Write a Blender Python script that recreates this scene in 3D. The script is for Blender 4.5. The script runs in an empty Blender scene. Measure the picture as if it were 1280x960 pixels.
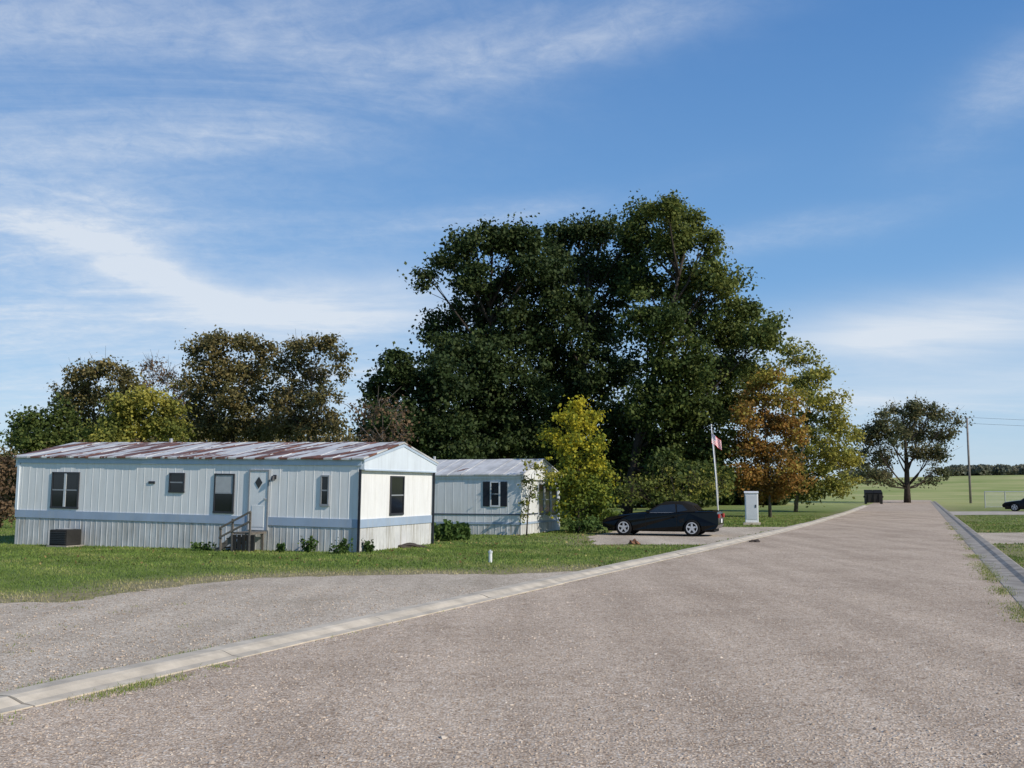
import bpy, bmesh, math, random
import numpy as np
from mathutils import Vector, Matrix
Rd = math.radians
random.seed(7)
scene = bpy.context.scene
C = scene.collection
# ------------------------------------------------------------------ view geometry
F = 1250.0; CH = 1.9; PITCH = math.atan(130/1250); cp, sp = math.cos(PITCH), math.sin(PITCH)
def ray(px, py):
    a = (px-640)/F; b = (480-py)/F
    return Vector((a, cp-b*sp, sp+b*cp))
def G(px, py):
    d = ray(px, py); t = -CH/d.z
    return Vector((t*d.x, t*d.y, 0))
def P(px, py, Y):
    d = ray(px, py); t = Y/d.y
    return Vector((t*d.x, Y, CH+t*d.z))
PHI = Rd(22.0); sf, cf = math.sin(PHI), math.cos(PHI)
def SL(s, lat, z=0): return Vector((s*sf+lat*cf, s*cf-lat*sf, z))
S_K = [-30, 0, 8, 16, 25, 39, 55, 83, 114, 190]
L_K = [-7.6, -7.6, -7.5, -7.05, -6.6, -5.95, -5.4, -5.1, -5.3, -5.3]
_ss = np.linspace(-30, 190, 441)
_ll = np.interp(_ss, S_K, L_K)
_ll = np.convolve(np.pad(_ll, 12, mode='edge'), np.ones(25)/25, mode='valid')
def lat_left(s): return np.interp(s, _ss, _ll)
def smooth(t):
    t = np.clip(t, 0, 1); return t*t*(3-2*t)
def H(x, y):
    x = np.asarray(x, float); y = np.asarray(y, float)
    r = 8.0*smooth((y-150)/300)*(0.28+0.72*smooth((x-20)/230))
    r = r + 0.5*np.sin(x*0.011+1)*smooth((y-170)/150)
    return r
# ------------------------------------------------------------------ materials
def new_mat(name):
    m = bpy.data.materials.new(name); m.use_nodes = True
    nt = m.node_tree; b = nt.nodes['Principled BSDF']
    return m, nt, b
def N(nt, typ, **kw):
    n = nt.nodes.new(typ)
    for k, v in kw.items(): setattr(n, k, v)
    return n
def ramp(nt, fac, stops):
    r = N(nt, 'ShaderNodeValToRGB'); e = r.color_ramp.elements
    while len(e) < len(stops): e.new(0.5)
    for el, (p, c) in zip(e, stops): el.position = p; el.color = (*c, 1) if len(c) == 3 else c
    nt.links.new(fac, r.inputs[0]); return r.outputs[0]
def mixc(nt, fac, a, b, blend='MIX'):
    m = N(nt, 'ShaderNodeMix', data_type='RGBA', blend_type=blend)
    for s, v in ((0, fac), (6, a), (7, b)):
        if hasattr(v, 'node'): nt.links.new(v, m.inputs[s])
        elif isinstance(v, (int, float)): m.inputs[s].default_value = v
        else: m.inputs[s].default_value = (*v, 1)
    return m.outputs[2]
def math_(nt, op, a, b=None, clamp=False):
    m = N(nt, 'ShaderNodeMath', operation=op); m.use_clamp = clamp
    for s, v in ((0, a), (1, b)):
        if v is None: continue
        if hasattr(v, 'node'): nt.links.new(v, m.inputs[s])
        else: m.inputs[s].default_value = v
    return m.outputs[0]
def noise(nt, co, scale, detail=4, rough=0.6, dist=0):
    n = N(nt, 'ShaderNodeTexNoise'); n.inputs['Scale'].default_value = scale
    n.inputs['Detail'].default_value = detail; n.inputs['Roughness'].default_value = rough
    n.inputs['Distortion'].default_value = dist
    nt.links.new(co, n.inputs['Vector']); return n.outputs['Fac']
def coords(nt, kind='Object', scale=(1, 1, 1), rot=(0, 0, 0)):
    t = N(nt, 'ShaderNodeTexCoord'); mp = N(nt, 'ShaderNodeMapping')
    mp.inputs['Scale'].default_value = scale; mp.inputs['Rotation'].default_value = rot
    nt.links.new(t.outputs[kind], mp.inputs['Vector']); return mp.outputs[0]
def bump(nt, b, h, strength, dist):
    bp = N(nt, 'ShaderNodeBump'); bp.inputs['Strength'].default_value = strength
    bp.inputs['Distance'].default_value = dist
    nt.links.new(h, bp.inputs['Height']); nt.links.new(bp.outputs[0], b.inputs['Normal'])
def simple(name, col, rough=0.6, var=0.25, scale=3, metal=0.0, streak=None, dirt=None, spec=0.5):
    m, nt, b = new_mat(name)
    co = coords(nt)
    n = noise(nt, co, scale, 5)
    dark = tuple(c*(1-var) for c in col); light = tuple(min(1, c*(1+var*0.6)) for c in col)
    c = ramp(nt, n, [(0.3, dark), (0.7, light)])
    if streak:
        n2 = noise(nt, coords(nt, scale=(5, 5, 0.5)), 1.6, 5)
        f = ramp(nt, n2, [(0.46, (0, 0, 0)), (0.72, (1, 1, 1))])
        c = mixc(nt, math_(nt, 'MULTIPLY', f, streak), c, dirt or (0.2, 0.17, 0.13))
    nt.links.new(c, b.inputs['Base Color'])
    b.inputs['Roughness'].default_value = rough; b.inputs['Metallic'].default_value = metal
    b.inputs['Specular IOR Level'].default_value = spec
    return m
def gravel_mat(name, cols, big, patch):
    m, nt, b = new_mat(name)
    co = coords(nt, 'Object')
    v = N(nt, 'ShaderNodeTexVoronoi'); v.inputs['Scale'].default_value = 38; nt.links.new(co, v.inputs['Vector'])
    v2 = N(nt, 'ShaderNodeTexVoronoi'); v2.inputs['Scale'].default_value = 85; nt.links.new(co, v2.inputs['Vector'])
    sep = N(nt, 'ShaderNodeSeparateColor'); nt.links.new(v.outputs['Color'], sep.inputs[0])
    sep2 = N(nt, 'ShaderNodeSeparateColor'); nt.links.new(v2.outputs['Color'], sep2.inputs[0])
    c1 = ramp(nt, sep.outputs[0], cols); c2 = ramp(nt, sep2.outputs[1], cols)
    pick = ramp(nt, noise(nt, co, 11, 3), [(0.45, (0, 0, 0)), (0.6, (1, 1, 1))])
    c = mixc(nt, pick, c1, c2)
    edge = ramp(nt, v.outputs['Distance'], [(0.3, (1, 1, 1)), (0.8, (0.48, 0.45, 0.42))])
    c = mixc(nt, 0.65, c, edge, 'MULTIPLY')
    # broad worn patches and long wheel tracks
    n1 = noise(nt, coords(nt, 'Object', (0.35, 0.35, 0.35)), 1.2, 5, 0.6)
    c = mixc(nt, big, c, ramp(nt, n1, [(0.3, patch), (0.48, (0.97, 0.95, 0.93)), (0.7, (1.12, 1.10, 1.07))]), 'MULTIPLY')
    n2 = noise(nt, coords(nt, 'Object', (0.9, 0.07, 1), (0, 0, PHI)), 1.0, 4)
    c = mixc(nt, 0.6, c, ramp(nt, n2, [(0.36, (0.76, 0.73, 0.70)), (0.6, (1.08, 1.07, 1.05))]), 'MULTIPLY')
    n3 = noise(nt, co, 4.0, 6, 0.7)
    c = mixc(nt, 0.5, c, ramp(nt, n3, [(0.35, (0.76, 0.73, 0.70)), (0.62, (1.1, 1.09, 1.07))]), 'MULTIPLY')
    nt.links.new(c, b.inputs['Base Color']); b.inputs['Roughness'].default_value = 0.92
    b.inputs['Specular IOR Level'].default_value = 0.12
    h = math_(nt, 'ADD', math_(nt, 'MULTIPLY', v.outputs['Distance'], -0.7), math_(nt, 'MULTIPLY', n3, 0.6))
    bump(nt, b, h, 0.65, 0.015)
    return m
def leaf_mat(name, stops, trans=0.35):
    m, nt, b = new_mat(name)
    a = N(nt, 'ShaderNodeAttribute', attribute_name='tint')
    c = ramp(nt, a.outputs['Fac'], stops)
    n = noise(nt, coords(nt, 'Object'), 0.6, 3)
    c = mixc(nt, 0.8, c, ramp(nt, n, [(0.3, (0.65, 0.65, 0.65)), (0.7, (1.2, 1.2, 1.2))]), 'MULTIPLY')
    nt.links.new(c, b.inputs['Base Color']); b.inputs['Roughness'].default_value = 0.6
    b.inputs['Specular IOR Level'].default_value = 0.15
    if trans > 0:
        t = N(nt, 'ShaderNodeBsdfTranslucent'); nt.links.new(c, t.inputs[0])
        ms = N(nt, 'ShaderNodeMixShader'); ms.inputs[0].default_value = trans
        nt.links.new(b.outputs[0], ms.inputs[1]); nt.links.new(t.outputs[0], ms.inputs[2])
        nt.links.new(ms.outputs[0], nt.nodes['Material Output'].inputs[0])
    return m
M = {}
M['road'] = gravel_mat('road_gravel', [(0, (0.34, 0.25, 0.18)), (0.25, (0.52, 0.41, 0.31)), (0.6, (0.64, 0.52, 0.405)), (0.85, (0.74, 0.62, 0.50)), (1, (0.85, 0.77, 0.66))], 0.65, (0.74, 0.70, 0.66))
M['pad'] = gravel_mat('pad_gravel', [(0, (0.36, 0.29, 0.22)), (0.25, (0.54, 0.45, 0.35)), (0.6, (0.67, 0.58, 0.46)), (0.85, (0.77, 0.68, 0.56)), (1, (0.88, 0.82, 0.72))], 0.6, (0.74, 0.72, 0.68))
M['concrete'] = simple('concrete', (0.58, 0.50, 0.39), 0.85, 0.3, 2.5, spec=0.15)
M['gutter'] = simple('gutter_concrete', (0.36, 0.32, 0.27), 0.9, 0.4, 2, spec=0.1)
M['drive'] = simple('drive_concrete', (0.48, 0.42, 0.35), 0.9, 0.3, 1.5, spec=0.1)
M['siding'] = simple('siding', (0.83, 0.81, 0.78), 0.5, 0.05, 1.2, streak=0.3, dirt=(0.50, 0.46, 0.40))
M['skirt'] = simple('skirting', (0.62, 0.61, 0.59), 0.7, 0.2, 1.5, streak=0.9, dirt=(0.33, 0.30, 0.25), spec=0.2)
M['blue'] = simple('blue_stripe', (0.35, 0.43, 0.54), 0.55, 0.12, 1.5, streak=0.5, dirt=(0.42, 0.44, 0.45))
M['fascia'] = simple('pale_blue_trim', (0.46, 0.54, 0.63), 0.5, 0.1, 1.5, streak=0.3, dirt=(0.38, 0.42, 0.46))
M['paleblue'] = simple('pale_trim', (0.68, 0.73, 0.77), 0.5, 0.06, 1.5, streak=0.3, dirt=(0.45, 0.47, 0.48))
M['siding2'] = simple('siding_grey', (0.72, 0.72, 0.70), 0.55, 0.06, 1.2, streak=0.5, dirt=(0.46, 0.43, 0.38))
M['dkstripe'] = simple('dark_stripe', (0.06, 0.08, 0.11), 0.5, 0.1)
M['frame_dk'] = simple('dark_frame', (0.035, 0.035, 0.04), 0.5, 0.1)
M['frame_lt'] = simple('light_frame', (0.6, 0.62, 0.63), 0.5, 0.1)
M['frame_md'] = simple('grey_frame', (0.28, 0.29, 0.30), 0.5, 0.1)
M['white'] = simple('white_paint', (0.80, 0.80, 0.78), 0.45, 0.06, 2, streak=0.15)
M['black'] = simple('black_rubber', (0.012, 0.012, 0.013), 0.85, 0.2, spec=0.2)
M['shutter'] = simple('shutter', (0.022, 0.026, 0.034), 0.7, 0.1, spec=0.2)
M['wood'] = simple('weathered_wood', (0.17, 0.145, 0.12), 0.85, 0.35, 6, streak=0.5, dirt=(0.08, 0.07, 0.06))
M['acgrey'] = simple('ac_metal', (0.035, 0.033, 0.031), 0.75, 0.3, 4, spec=0.15)
M['pole'] = simple('pole_wood', (0.24, 0.21, 0.19), 0.85, 0.3, 2)
M['steel'] = simple('galvanised', (0.45, 0.46, 0.46), 0.45, 0.15, 5, metal=0.4)
M['dump'] = simple('dumpster_paint', (0.03, 0.03, 0.028), 0.7, 0.3, 2, streak=0.4, dirt=(0.06, 0.04, 0.025), spec=0.2)
M['bark'] = simple('bark', (0.06, 0.048, 0.038), 0.9, 0.4, 3, spec=0.1)
M['bark2'] = simple('pale_bark', (0.15, 0.125, 0.10), 0.9, 0.4, 3, spec=0.1)
M['curtain'] = simple('curtain', (0.42, 0.43, 0.43), 0.9, 0.1, 6)
M['fabric'] = simple('soft_top', (0.022, 0.021, 0.020), 0.95, 0.2, spec=0.05)
M['red'] = simple('tail_red', (0.42, 0.012, 0.01), 0.25, 0.1)
M['brown'] = simple('leaf_heap', (0.22, 0.10, 0.05), 0.8, 0.4, 12)
M['clod'] = simple('clod', (0.06, 0.045, 0.035), 0.9, 0.3, 10)
def glossy(name, col, rough, coat=0, metal=0, spec=0.5):
    m, nt, b = new_mat(name); co = coords(nt)
    c = ramp(nt, noise(nt, co, 2, 3), [(0.3, tuple(x*0.8 for x in col)), (0.7, col)])
    nt.links.new(c, b.inputs['Base Color']); b.inputs['Roughness'].default_value = rough
    b.inputs['Coat Weight'].default_value = coat; b.inputs['Coat Roughness'].default_value = 0.05
    b.inputs['Metallic'].default_value = metal; b.inputs['Specular IOR Level'].default_value = spec; return m
M['glass'] = glossy('window_glass', (0.012, 0.014, 0.018), 0.08)
M['carglass'] = glossy('car_glass', (0.02, 0.024, 0.028), 0.05, spec=0.8)
M['paint'] = glossy('car_black', (0.003, 0.003, 0.003), 0.12, 0.1, spec=0.22)
M['paint2'] = glossy('car_dark', (0.006, 0.006, 0.009), 0.3, 0.1, spec=0.2)
M['rim'] = glossy('alloy', (0.62, 0.62, 0.62), 0.45, 0, 0.2)
M['lamp'] = glossy('lamp_lens', (0.25, 0.26, 0.27), 0.2, 0.3)
def roof_mat(name, rust_amt):
    m, nt, b = new_mat(name)
    co = coords(nt, 'Object', (1, 1, 1))
    base = ramp(nt, noise(nt, co, 1.3, 5), [(0.3, (0.46, 0.46, 0.45)), (0.65, (0.66, 0.65, 0.63))])
    sx = N(nt, 'ShaderNodeSeparateXYZ'); nt.links.new(co, sx.inputs[0])
    cx = N(nt, 'ShaderNodeCombineXYZ')
    # patches run slantwise down the slope, panel by panel
    u = math_(nt, 'ADD', sx.outputs[0], math_(nt, 'MULTIPLY', sx.outputs[1], -0.55))
    nt.links.new(math_(nt, 'MULTIPLY', u, 1.9), cx.inputs[0]); nt.links.new(math_(nt, 'MULTIPLY', sx.outputs[1], 0.40), cx.inputs[1])
    n1 = noise(nt, cx.outputs[0], 1.0, 3, 0.55, 0.2)
    n2 = noise(nt, co, 7, 4)
    f = ramp(nt, math_(nt, 'ADD', n1, math_(nt, 'MULTIPLY', n2, 0.12)), [(0.62-rust_amt, (0, 0, 0)), (0.64-rust_amt, (1, 1, 1))])
    rust = ramp(nt, noise(nt, co, 2.5, 4), [(0.3, (0.10, 0.045, 0.032)), (0.7, (0.25, 0.115, 0.075))])
    c = mixc(nt, f, base, rust)
    n3 = noise(nt, coords(nt, 'Object', (4, 0.4, 1)), 1.0, 4)
    c = mixc(nt, 0.5, c, ramp(nt, n3, [(0.35, (0.6, 0.55, 0.52)), (0.6, (1, 1, 1))]), 'MULTIPLY')
    nt.links.new(c, b.inputs['Base Color']); b.inputs['Roughness'].default_value = 0.6
    b.inputs['Specular IOR Level'].default_value = 0.3
    return m
M['roof1'] = roof_mat('rusty_roof', 0.058)
M['roof2'] = roof_mat('grey_roof', -0.10)
def grass_ground():
    m, nt, b = new_mat('grass_ground')
    co = coords(nt, 'Object')
    n1 = noise(nt, co, 0.25, 5, 0.6); n2 = noise(nt, co, 6, 5, 0.7); n3 = noise(nt, co, 0.035, 5)
    g = ramp(nt, n1, [(0.3, (0.10, 0.15, 0.035)), (0.5, (0.15, 0.20, 0.05)), (0.7, (0.22, 0.235, 0.08))])
    g = mixc(nt, 0.8, g, ramp(nt, n2, [(0.3, (0.6, 0.6, 0.55)), (0.7, (1.3, 1.25, 1.2))]), 'MULTIPLY')
    a = N(nt, 'ShaderNodeAttribute', attribute_name='dry')
    f = math_(nt, 'MULTIPLY', a.outputs['Fac'], math_(nt, 'ADD', n2, 0.45), True)
    dry = ramp(nt, n2, [(0.3, (0.19, 0.155, 0.08)), (0.7, (0.37, 0.31, 0.18))])
    c = mixc(nt, f, g, dry)
    fa = N(nt, 'ShaderNodeAttribute', attribute_name='far')
    fieldc = ramp(nt, n3, [(0.35, (0.23, 0.28, 0.08)), (0.5, (0.33, 0.35, 0.125)), (0.65, (0.44, 0.41, 0.18))])
    c = mixc(nt, fa.outputs['Fac'], c, fieldc)
    nt.links.new(c, b.inputs['Base Color']); b.inputs['Roughness'].default_value = 0.9
    b.inputs['Specular IOR Level'].default_value = 0.1
    bump(nt, b, noise(nt, co, 18, 4), 0.7, 0.04)
    return m
M['grass'] = grass_ground()
M['blade'] = leaf_mat('grass_blades', [(0, (0.11, 0.17, 0.035)), (0.45, (0.20, 0.28, 0.06)), (0.75, (0.32, 0.34, 0.10)), (1, (0.52, 0.44, 0.24))], 0.3)
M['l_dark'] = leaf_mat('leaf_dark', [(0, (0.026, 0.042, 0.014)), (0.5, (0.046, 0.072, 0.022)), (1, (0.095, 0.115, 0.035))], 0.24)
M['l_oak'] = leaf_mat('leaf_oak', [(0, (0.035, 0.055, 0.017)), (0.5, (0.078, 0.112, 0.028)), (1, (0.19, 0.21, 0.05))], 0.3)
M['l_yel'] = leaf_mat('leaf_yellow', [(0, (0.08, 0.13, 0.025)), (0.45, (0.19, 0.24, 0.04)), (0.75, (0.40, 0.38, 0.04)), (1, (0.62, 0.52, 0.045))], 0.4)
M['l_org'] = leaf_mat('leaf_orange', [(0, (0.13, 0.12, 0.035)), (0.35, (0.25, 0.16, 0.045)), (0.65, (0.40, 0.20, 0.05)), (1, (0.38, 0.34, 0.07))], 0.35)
M['l_yg'] = leaf_mat('leaf_yellowgreen', [(0, (0.09, 0.115, 0.03)), (0.5, (0.19, 0.215, 0.05)), (1, (0.44, 0.39, 0.08))], 0.35)
M['l_olive'] = leaf_mat('leaf_olive', [(0, (0.105, 0.11, 0.042)), (0.5, (0.19, 0.165, 0.065)), (1, (0.32, 0.23, 0.09))], 0.32)
M['l_brown'] = leaf_mat('leaf_brown', [(0, (0.10, 0.068, 0.04)), (0.5, (0.18, 0.115, 0.065)), (1, (0.28, 0.18, 0.095))], 0.25)
M['l_dist'] = leaf_mat('leaf_distant', [(0, (0.07, 0.09, 0.042)), (0.5, (0.13, 0.135, 0.06)), (1, (0.25, 0.19, 0.09))], 0.3)
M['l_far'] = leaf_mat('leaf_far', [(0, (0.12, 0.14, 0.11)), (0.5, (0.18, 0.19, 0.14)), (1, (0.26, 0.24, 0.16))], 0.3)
M['l_weed'] = leaf_mat('leaf_weed', [(0, (0.05, 0.10, 0.025)), (1, (0.15, 0.22, 0.06))], 0.3)
M['l_fall'] = leaf_mat('leaf_fallen', [(0, (0.14, 0.09, 0.04)), (0.6, (0.30, 0.21, 0.08)), (1, (0.46, 0.38, 0.15))], 0.2)
M['stone'] = leaf_mat('loose_stone', [(0, (0.34, 0.25, 0.18)), (0.4, (0.53, 0.42, 0.32)), (0.8, (0.66, 0.55, 0.43)), (1, (0.78, 0.69, 0.57))], 0.0)
# ------------------------------------------------------------------ mesh helpers
class MB:
    def __init__(s): s.v = []; s.f = []
    def add(s, vs, fs):
        o = len(s.v); s.v += [tuple(v) for v in vs]; s.f += [tuple(i+o for i in f) for f in fs]
    def box(s, x0, x1, y0, y1, z0, z1):
        s.add([(x, y, z) for z in (z0, z1) for y in (y0, y1) for x in (x0, x1)],
              [(0, 2, 3, 1), (4, 5, 7, 6), (0, 1, 5, 4), (2, 6, 7, 3), (0, 4, 6, 2), (1, 3, 7, 5)])
    def prism(s, pts, axis, a, b):
        def mk(p, t):
            if axis == 'x': return (t, p[0], p[1])
            if axis == 'y': return (p[0], t, p[1])
            return (p[0], p[1], t)
        n = len(pts)
        s.add([mk(p, a) for p in pts]+[mk(p, b) for p in pts],
              [tuple(range(n)), tuple(range(2*n-1, n-1, -1))]+[(i, i+n, (i+1) % n+n, (i+1) % n) for i in range(n)])
    def tube(s, pts, radii, n=6, cap=True):
        pts = [Vector(p) for p in pts]; rings = []
        for i, p in enumerate(pts):
            d = (pts[min(i+1, len(pts)-1)]-pts[max(i-1, 0)])
            if d.length < 1e-9: d = Vector((0, 0, 1))
            d.normalize(); a = d.cross(Vector((0.31, 0.95, 0.02)))
            if a.length < 1e-3: a = d.cross(Vector((1, 0, 0)))
            a.normalize(); b = d.cross(a)
            r = radii[i] if hasattr(radii, '__len__') else radii
            rings.append([p+(a*math.cos(2*math.pi*k/n)+b*math.sin(2*math.pi*k/n))*r for k in range(n)])
        vs = [v for r in rings for v in r]; fs = []
        for i in range(len(pts)-1):
            for k in range(n): fs.append((i*n+k, i*n+(k+1) % n, (i+1)*n+(k+1) % n, (i+1)*n+k))
        if cap: fs += [tuple(range(n-1, -1, -1)), tuple(range((len(pts)-1)*n, len(pts)*n))]
        s.add(vs, fs)
    def lathe_y(s, c, prof, n=24):
        vs = []; fs = []; m = len(prof)
        for k in range(n):
            a = 2*math.pi*k/n
            for r, y in prof: vs.append((c[0]+r*math.cos(a), c[1]+y, c[2]+r*math.sin(a)))
        for k in range(n):
            for j in range(m-1): fs.append((k*m+j, k*m+j+1, ((k+1) % n)*m+j+1, ((k+1) % n)*m+j))
        s.add(vs, fs)
    def build(s, name, mat, parent=None, bevel=0, smoothf=False):
        me = bpy.data.meshes.new(name); me.from_pydata(s.v, [], s.f); me.update()
        bm = bmesh.new(); bm.from_mesh(me); bmesh.ops.recalc_face_normals(bm, faces=bm.faces); bm.to_mesh(me); bm.free()
        o = bpy.data.objects.new(name, me); C.objects.link(o)
        me.materials.append(mat)
        if parent: o.parent = parent
        if bevel:
            b = o.modifiers.new('bevel', 'BEVEL'); b.width = bevel; b.segments = 2; b.limit_method = 'ANGLE'
        if smoothf:
            for p in me.polygons: p.use_smooth = True
        return o
def tag(o, label, cat, group=None, kind=None):
    o['label'] = label; o['category'] = cat
    if group: o['group'] = group
    if kind: o['kind'] = kind
    return o
def empty(name, loc, rot=(0, 0, 0)):
    o = bpy.data.objects.new(name, None); C.objects.link(o); o.location = loc; o.rotation_euler = rot; return o
def struct(o, label=None, cat=None):
    o['kind'] = 'structure'
    if label: o['label'] = label
    if cat: o['category'] = cat
    return o
def np_mesh(name, verts, nper, mat, tint=None, parent=None):
    nf = len(verts)//nper
    me = bpy.data.meshes.new(name)
    me.vertices.add(len(verts)); me.vertices.foreach_set('co', np.ascontiguousarray(verts, dtype=np.float32).ravel())
    me.loops.add(nf*nper); me.loops.foreach_set('vertex_index', np.arange(nf*nper, dtype=np.int32))
    me.polygons.add(nf); me.polygons.foreach_set('loop_start', np.arange(0, nf*nper, nper, dtype=np.int32))
    me.update(calc_edges=True)
    if tint is not None:
        a = me.attributes.new('tint', 'FLOAT', 'FACE'); a.data.foreach_set('value', np.ascontiguousarray(tint, dtype=np.float32))
    me.materials.append(mat)
    o = bpy.data.objects.new(name, me); C.objects.link(o)
    if parent: o.parent = parent
    return o
def unit(a): return a/np.maximum(np.linalg.norm(a, axis=-1, keepdims=True), 1e-9)
def leaf_verts(p, nrm, size, rng, asp=0.62):
    n = len(p); r = rng.normal(size=(n, 3)); a = unit(np.cross(nrm, r)); b = np.cross(nrm, a)
    s = (size*rng.uniform(0.6, 1.4, n))[:, None]*0.5
    droop = nrm*s*0.3
    v = np.stack([p+a*s*1.2-droop, p+b*s*asp*1.4, p-a*s*1.2-droop, p-b*s*asp*1.4], axis=1)
    return v.reshape(-1, 3)
# ------------------------------------------------------------------ trees
def make_tree(name, label, cat, base_px, D, lobes, mat, bark='bark', group=None, dens=2.4, leaf=0.24, cr=0.75, lpc=90, tr=0.3,
              seed=1, depth=None, twigs=0, flat=0.7, spread=1.2):
    rng = np.random.default_rng(seed)
    bx = P(base_px, 620, D).x; bz = float(H(bx, D)); base = Vector((bx, D, bz))
    root = empty(name, base); tag(root, label, cat, group)
    sc = D/F
    W = (max(l[0]+l[2] for l in lobes)-min(l[0]-l[2] for l in lobes))*sc
    dep = W*0.25 if depth is None else depth
    ctr = []
    for l in lobes:
        off = rng.uniform(-dep, dep)
        c = P(l[0], l[1], D+off)-base
        ctr.append((np.array(c), l[2]*sc, l[3]*sc, l[4] if len(l) > 4 else 0.5))
    top = max(c[2]+rz for c, rx, rz, t in ctr)
    cx = np.mean([c[0] for c, *_ in ctr])
    tk = MB()
    tp = [Vector((0, 0, -0.1)), Vector((cx*0.08+0.1*tr, 0, top*0.12)), Vector((cx*0.3, rng.uniform(-.3, .3), top*0.35)),
          Vector((cx*0.6, rng.uniform(-.5, .5), top*0.58)), Vector((cx*0.85, 0, top*0.8))]
    tk.tube(tp, [tr*1.25, tr, tr*0.75, tr*0.45, tr*0.15], 9)
    def tpt(h):
        for i in range(len(tp)-1):
            if tp[i+1].z >= h:
                f = (h-tp[i].z)/(tp[i+1].z-tp[i].z); return tp[i].lerp(tp[i+1], f)
        return tp[-1]
    V = []; T = []
    for c, rx, rz, tb in ctr:
        cv = Vector(c)
        hd = math.hypot(c[0]-cx*0.4, c[1])
        h0 = min(max(c[2]-0.9*hd-rz*0.8, top*0.14), top*0.72)
        a = tpt(h0); m1 = a.lerp(cv, 0.4)+Vector((0, 0, -0.06*hd))
        m2 = a.lerp(cv, 0.75)+Vector(rng.normal(0, 0.15, 3))
        r0 = tr*0.3
        tk.tube([a, m1, m2, cv+Vector((0, 0, rz*0.4))], [r0, r0*0.7, r0*0.45, r0*0.15], 6)
        ncl = max(4, int(dens*(rx*rz+rx*rx)/(2*cr*cr)*2))
        d = unit(rng.normal(size=(ncl, 3))); rad = rng.uniform(0.15, 1.0, ncl)**0.6*rng.uniform(0.85, spread, ncl)
        cl = c+d*rad[:, None]*np.array([rx, rx, rz])
        cl[:, 2] = np.maximum(cl[:, 2], 0.25*min(cr, 0.8))
        for k in range(ncl):
            if k % 2 == 0 or twigs:
                q = Vector(cl[k]); s0 = a.lerp(cv, rng.uniform(0.5, 1.0))
                mid = s0.lerp(q, 0.5)+Vector(rng.normal(0, 0.12, 3))+Vector((0, 0, 0.05))
                tk.tube([s0, mid, q], [r0*0.22, r0*0.14, 0.012], 4, False)
                for t_ in range(twigs):
                    e = q+Vector(rng.normal(0, 1, 3))*cr*0.8+Vector((0, 0, cr*0.9))
                    tk.tube([mid, mid.lerp(e, 0.5)+Vector(rng.normal(0, .08, 3)), e], [0.028, 0.018, 0.008], 3, False)
        crs = cr*rng.uniform(0.45, 1.35, ncl)
        nl = np.maximum((lpc*(crs/cr)**2).astype(int), 4)
        idx = np.repeat(np.arange(ncl), nl); n = len(idx)
        g = rng.normal(0, 0.55, size=(n, 3)); dd = unit(g)
        st = rng.uniform(0.7, 1.45, (ncl, 3))*np.array([1, 1, flat])
        p = cl[idx]+g*crs[idx][:, None]*st[idx]
        nr = unit(dd*0.5+rng.normal(size=(n, 3))*0.6+np.array([0, 0, 0.35]))
        V.append(leaf_verts(p, nr, leaf, rng))
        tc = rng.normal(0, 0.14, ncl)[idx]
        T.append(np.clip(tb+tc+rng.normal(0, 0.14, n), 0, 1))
    tk.build('trunk', M[bark], root, smoothf=True)
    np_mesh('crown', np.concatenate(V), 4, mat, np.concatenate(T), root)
    return root
# ------------------------------------------------------------------ terrain
def axis_coords(lo, hi, n0, n1, step, grow=1.13):
    a = list(np.arange(n0, n1+1e-6, step)); s = step
    while a[-1] < hi: s *= grow; a.append(a[-1]+s)
    s = step; b = []
    x = n0
    while x > lo: s *= grow; x -= s; b.append(x)
    return np.array(b[::-1]+a)
def near_polyline(x, y, pl):
    d = np.full(x.shape, 1e9)
    for (ax, ay), (bx_, by_) in zip(pl[:-1], pl[1:]):
        vx, vy = bx_-ax, by_-ay; L2 = vx*vx+vy*vy
        t = np.clip(((x-ax)*vx+(y-ay)*vy)/L2, 0, 1)
        d = np.minimum(d, np.hypot(x-ax-t*vx, y-ay-t*vy))
    return d
def inpoly(x, y, pl):
    r = np.zeros(x.shape, bool); n = len(pl)
    for i in range(n):
        x1, y1 = pl[i]; x2, y2 = pl[(i+1) % n]
        c = ((y1 > y) != (y2 > y)) & (x < (x2-x1)*(y-y1)/((y2-y1) or 1e-9)+x1); r ^= c
    return r
pad_top = [tuple(G(px, py)[:2]) for px, py in [(-700, 772), (-350, 764), (0, 754), (60, 753), (110, 750), (150, 744), (230, 731), (330, 722), (500, 719), (640, 718), (735, 713)]]
s_end = Vector(pad_top[-1]).dot(Vector((sf, cf)))
def jitter(pl, step, amp, seed):
    r = np.random.default_rng(seed); out = []
    for a, b in zip(pl[:-1], pl[1:]):
        n = max(1, int(math.hypot(b[0]-a[0], b[1]-a[1])/step))
        for k in range(n):
            t = k/n; out.append((a[0]+(b[0]-a[0])*t+r.normal(0, amp), a[1]+(b[1]-a[1])*t+r.normal(0, amp)))
    out.append(pl[-1]); return out
pad_edge = jitter(pad_top, 0.3, 0.10, 3)
curb_side = [tuple(SL(s, lat_left(s)-0.2)[:2]) for s in np.linspace(s_end, -14, 40)]
pad_poly = pad_edge+curb_side
car_pts = [tuple(G(px, py)[:2]) for px, py in [(735, 671), (770, 664), (905, 659), (985, 659), (905, 676), (880, 681), (742, 681), (735, 671)]]
car_poly = jitter(car_pts, 0.5, 0.12, 5)
TH = Rd(20)
c1, s1 = math.cos(TH), math.sin(TH)
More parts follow.
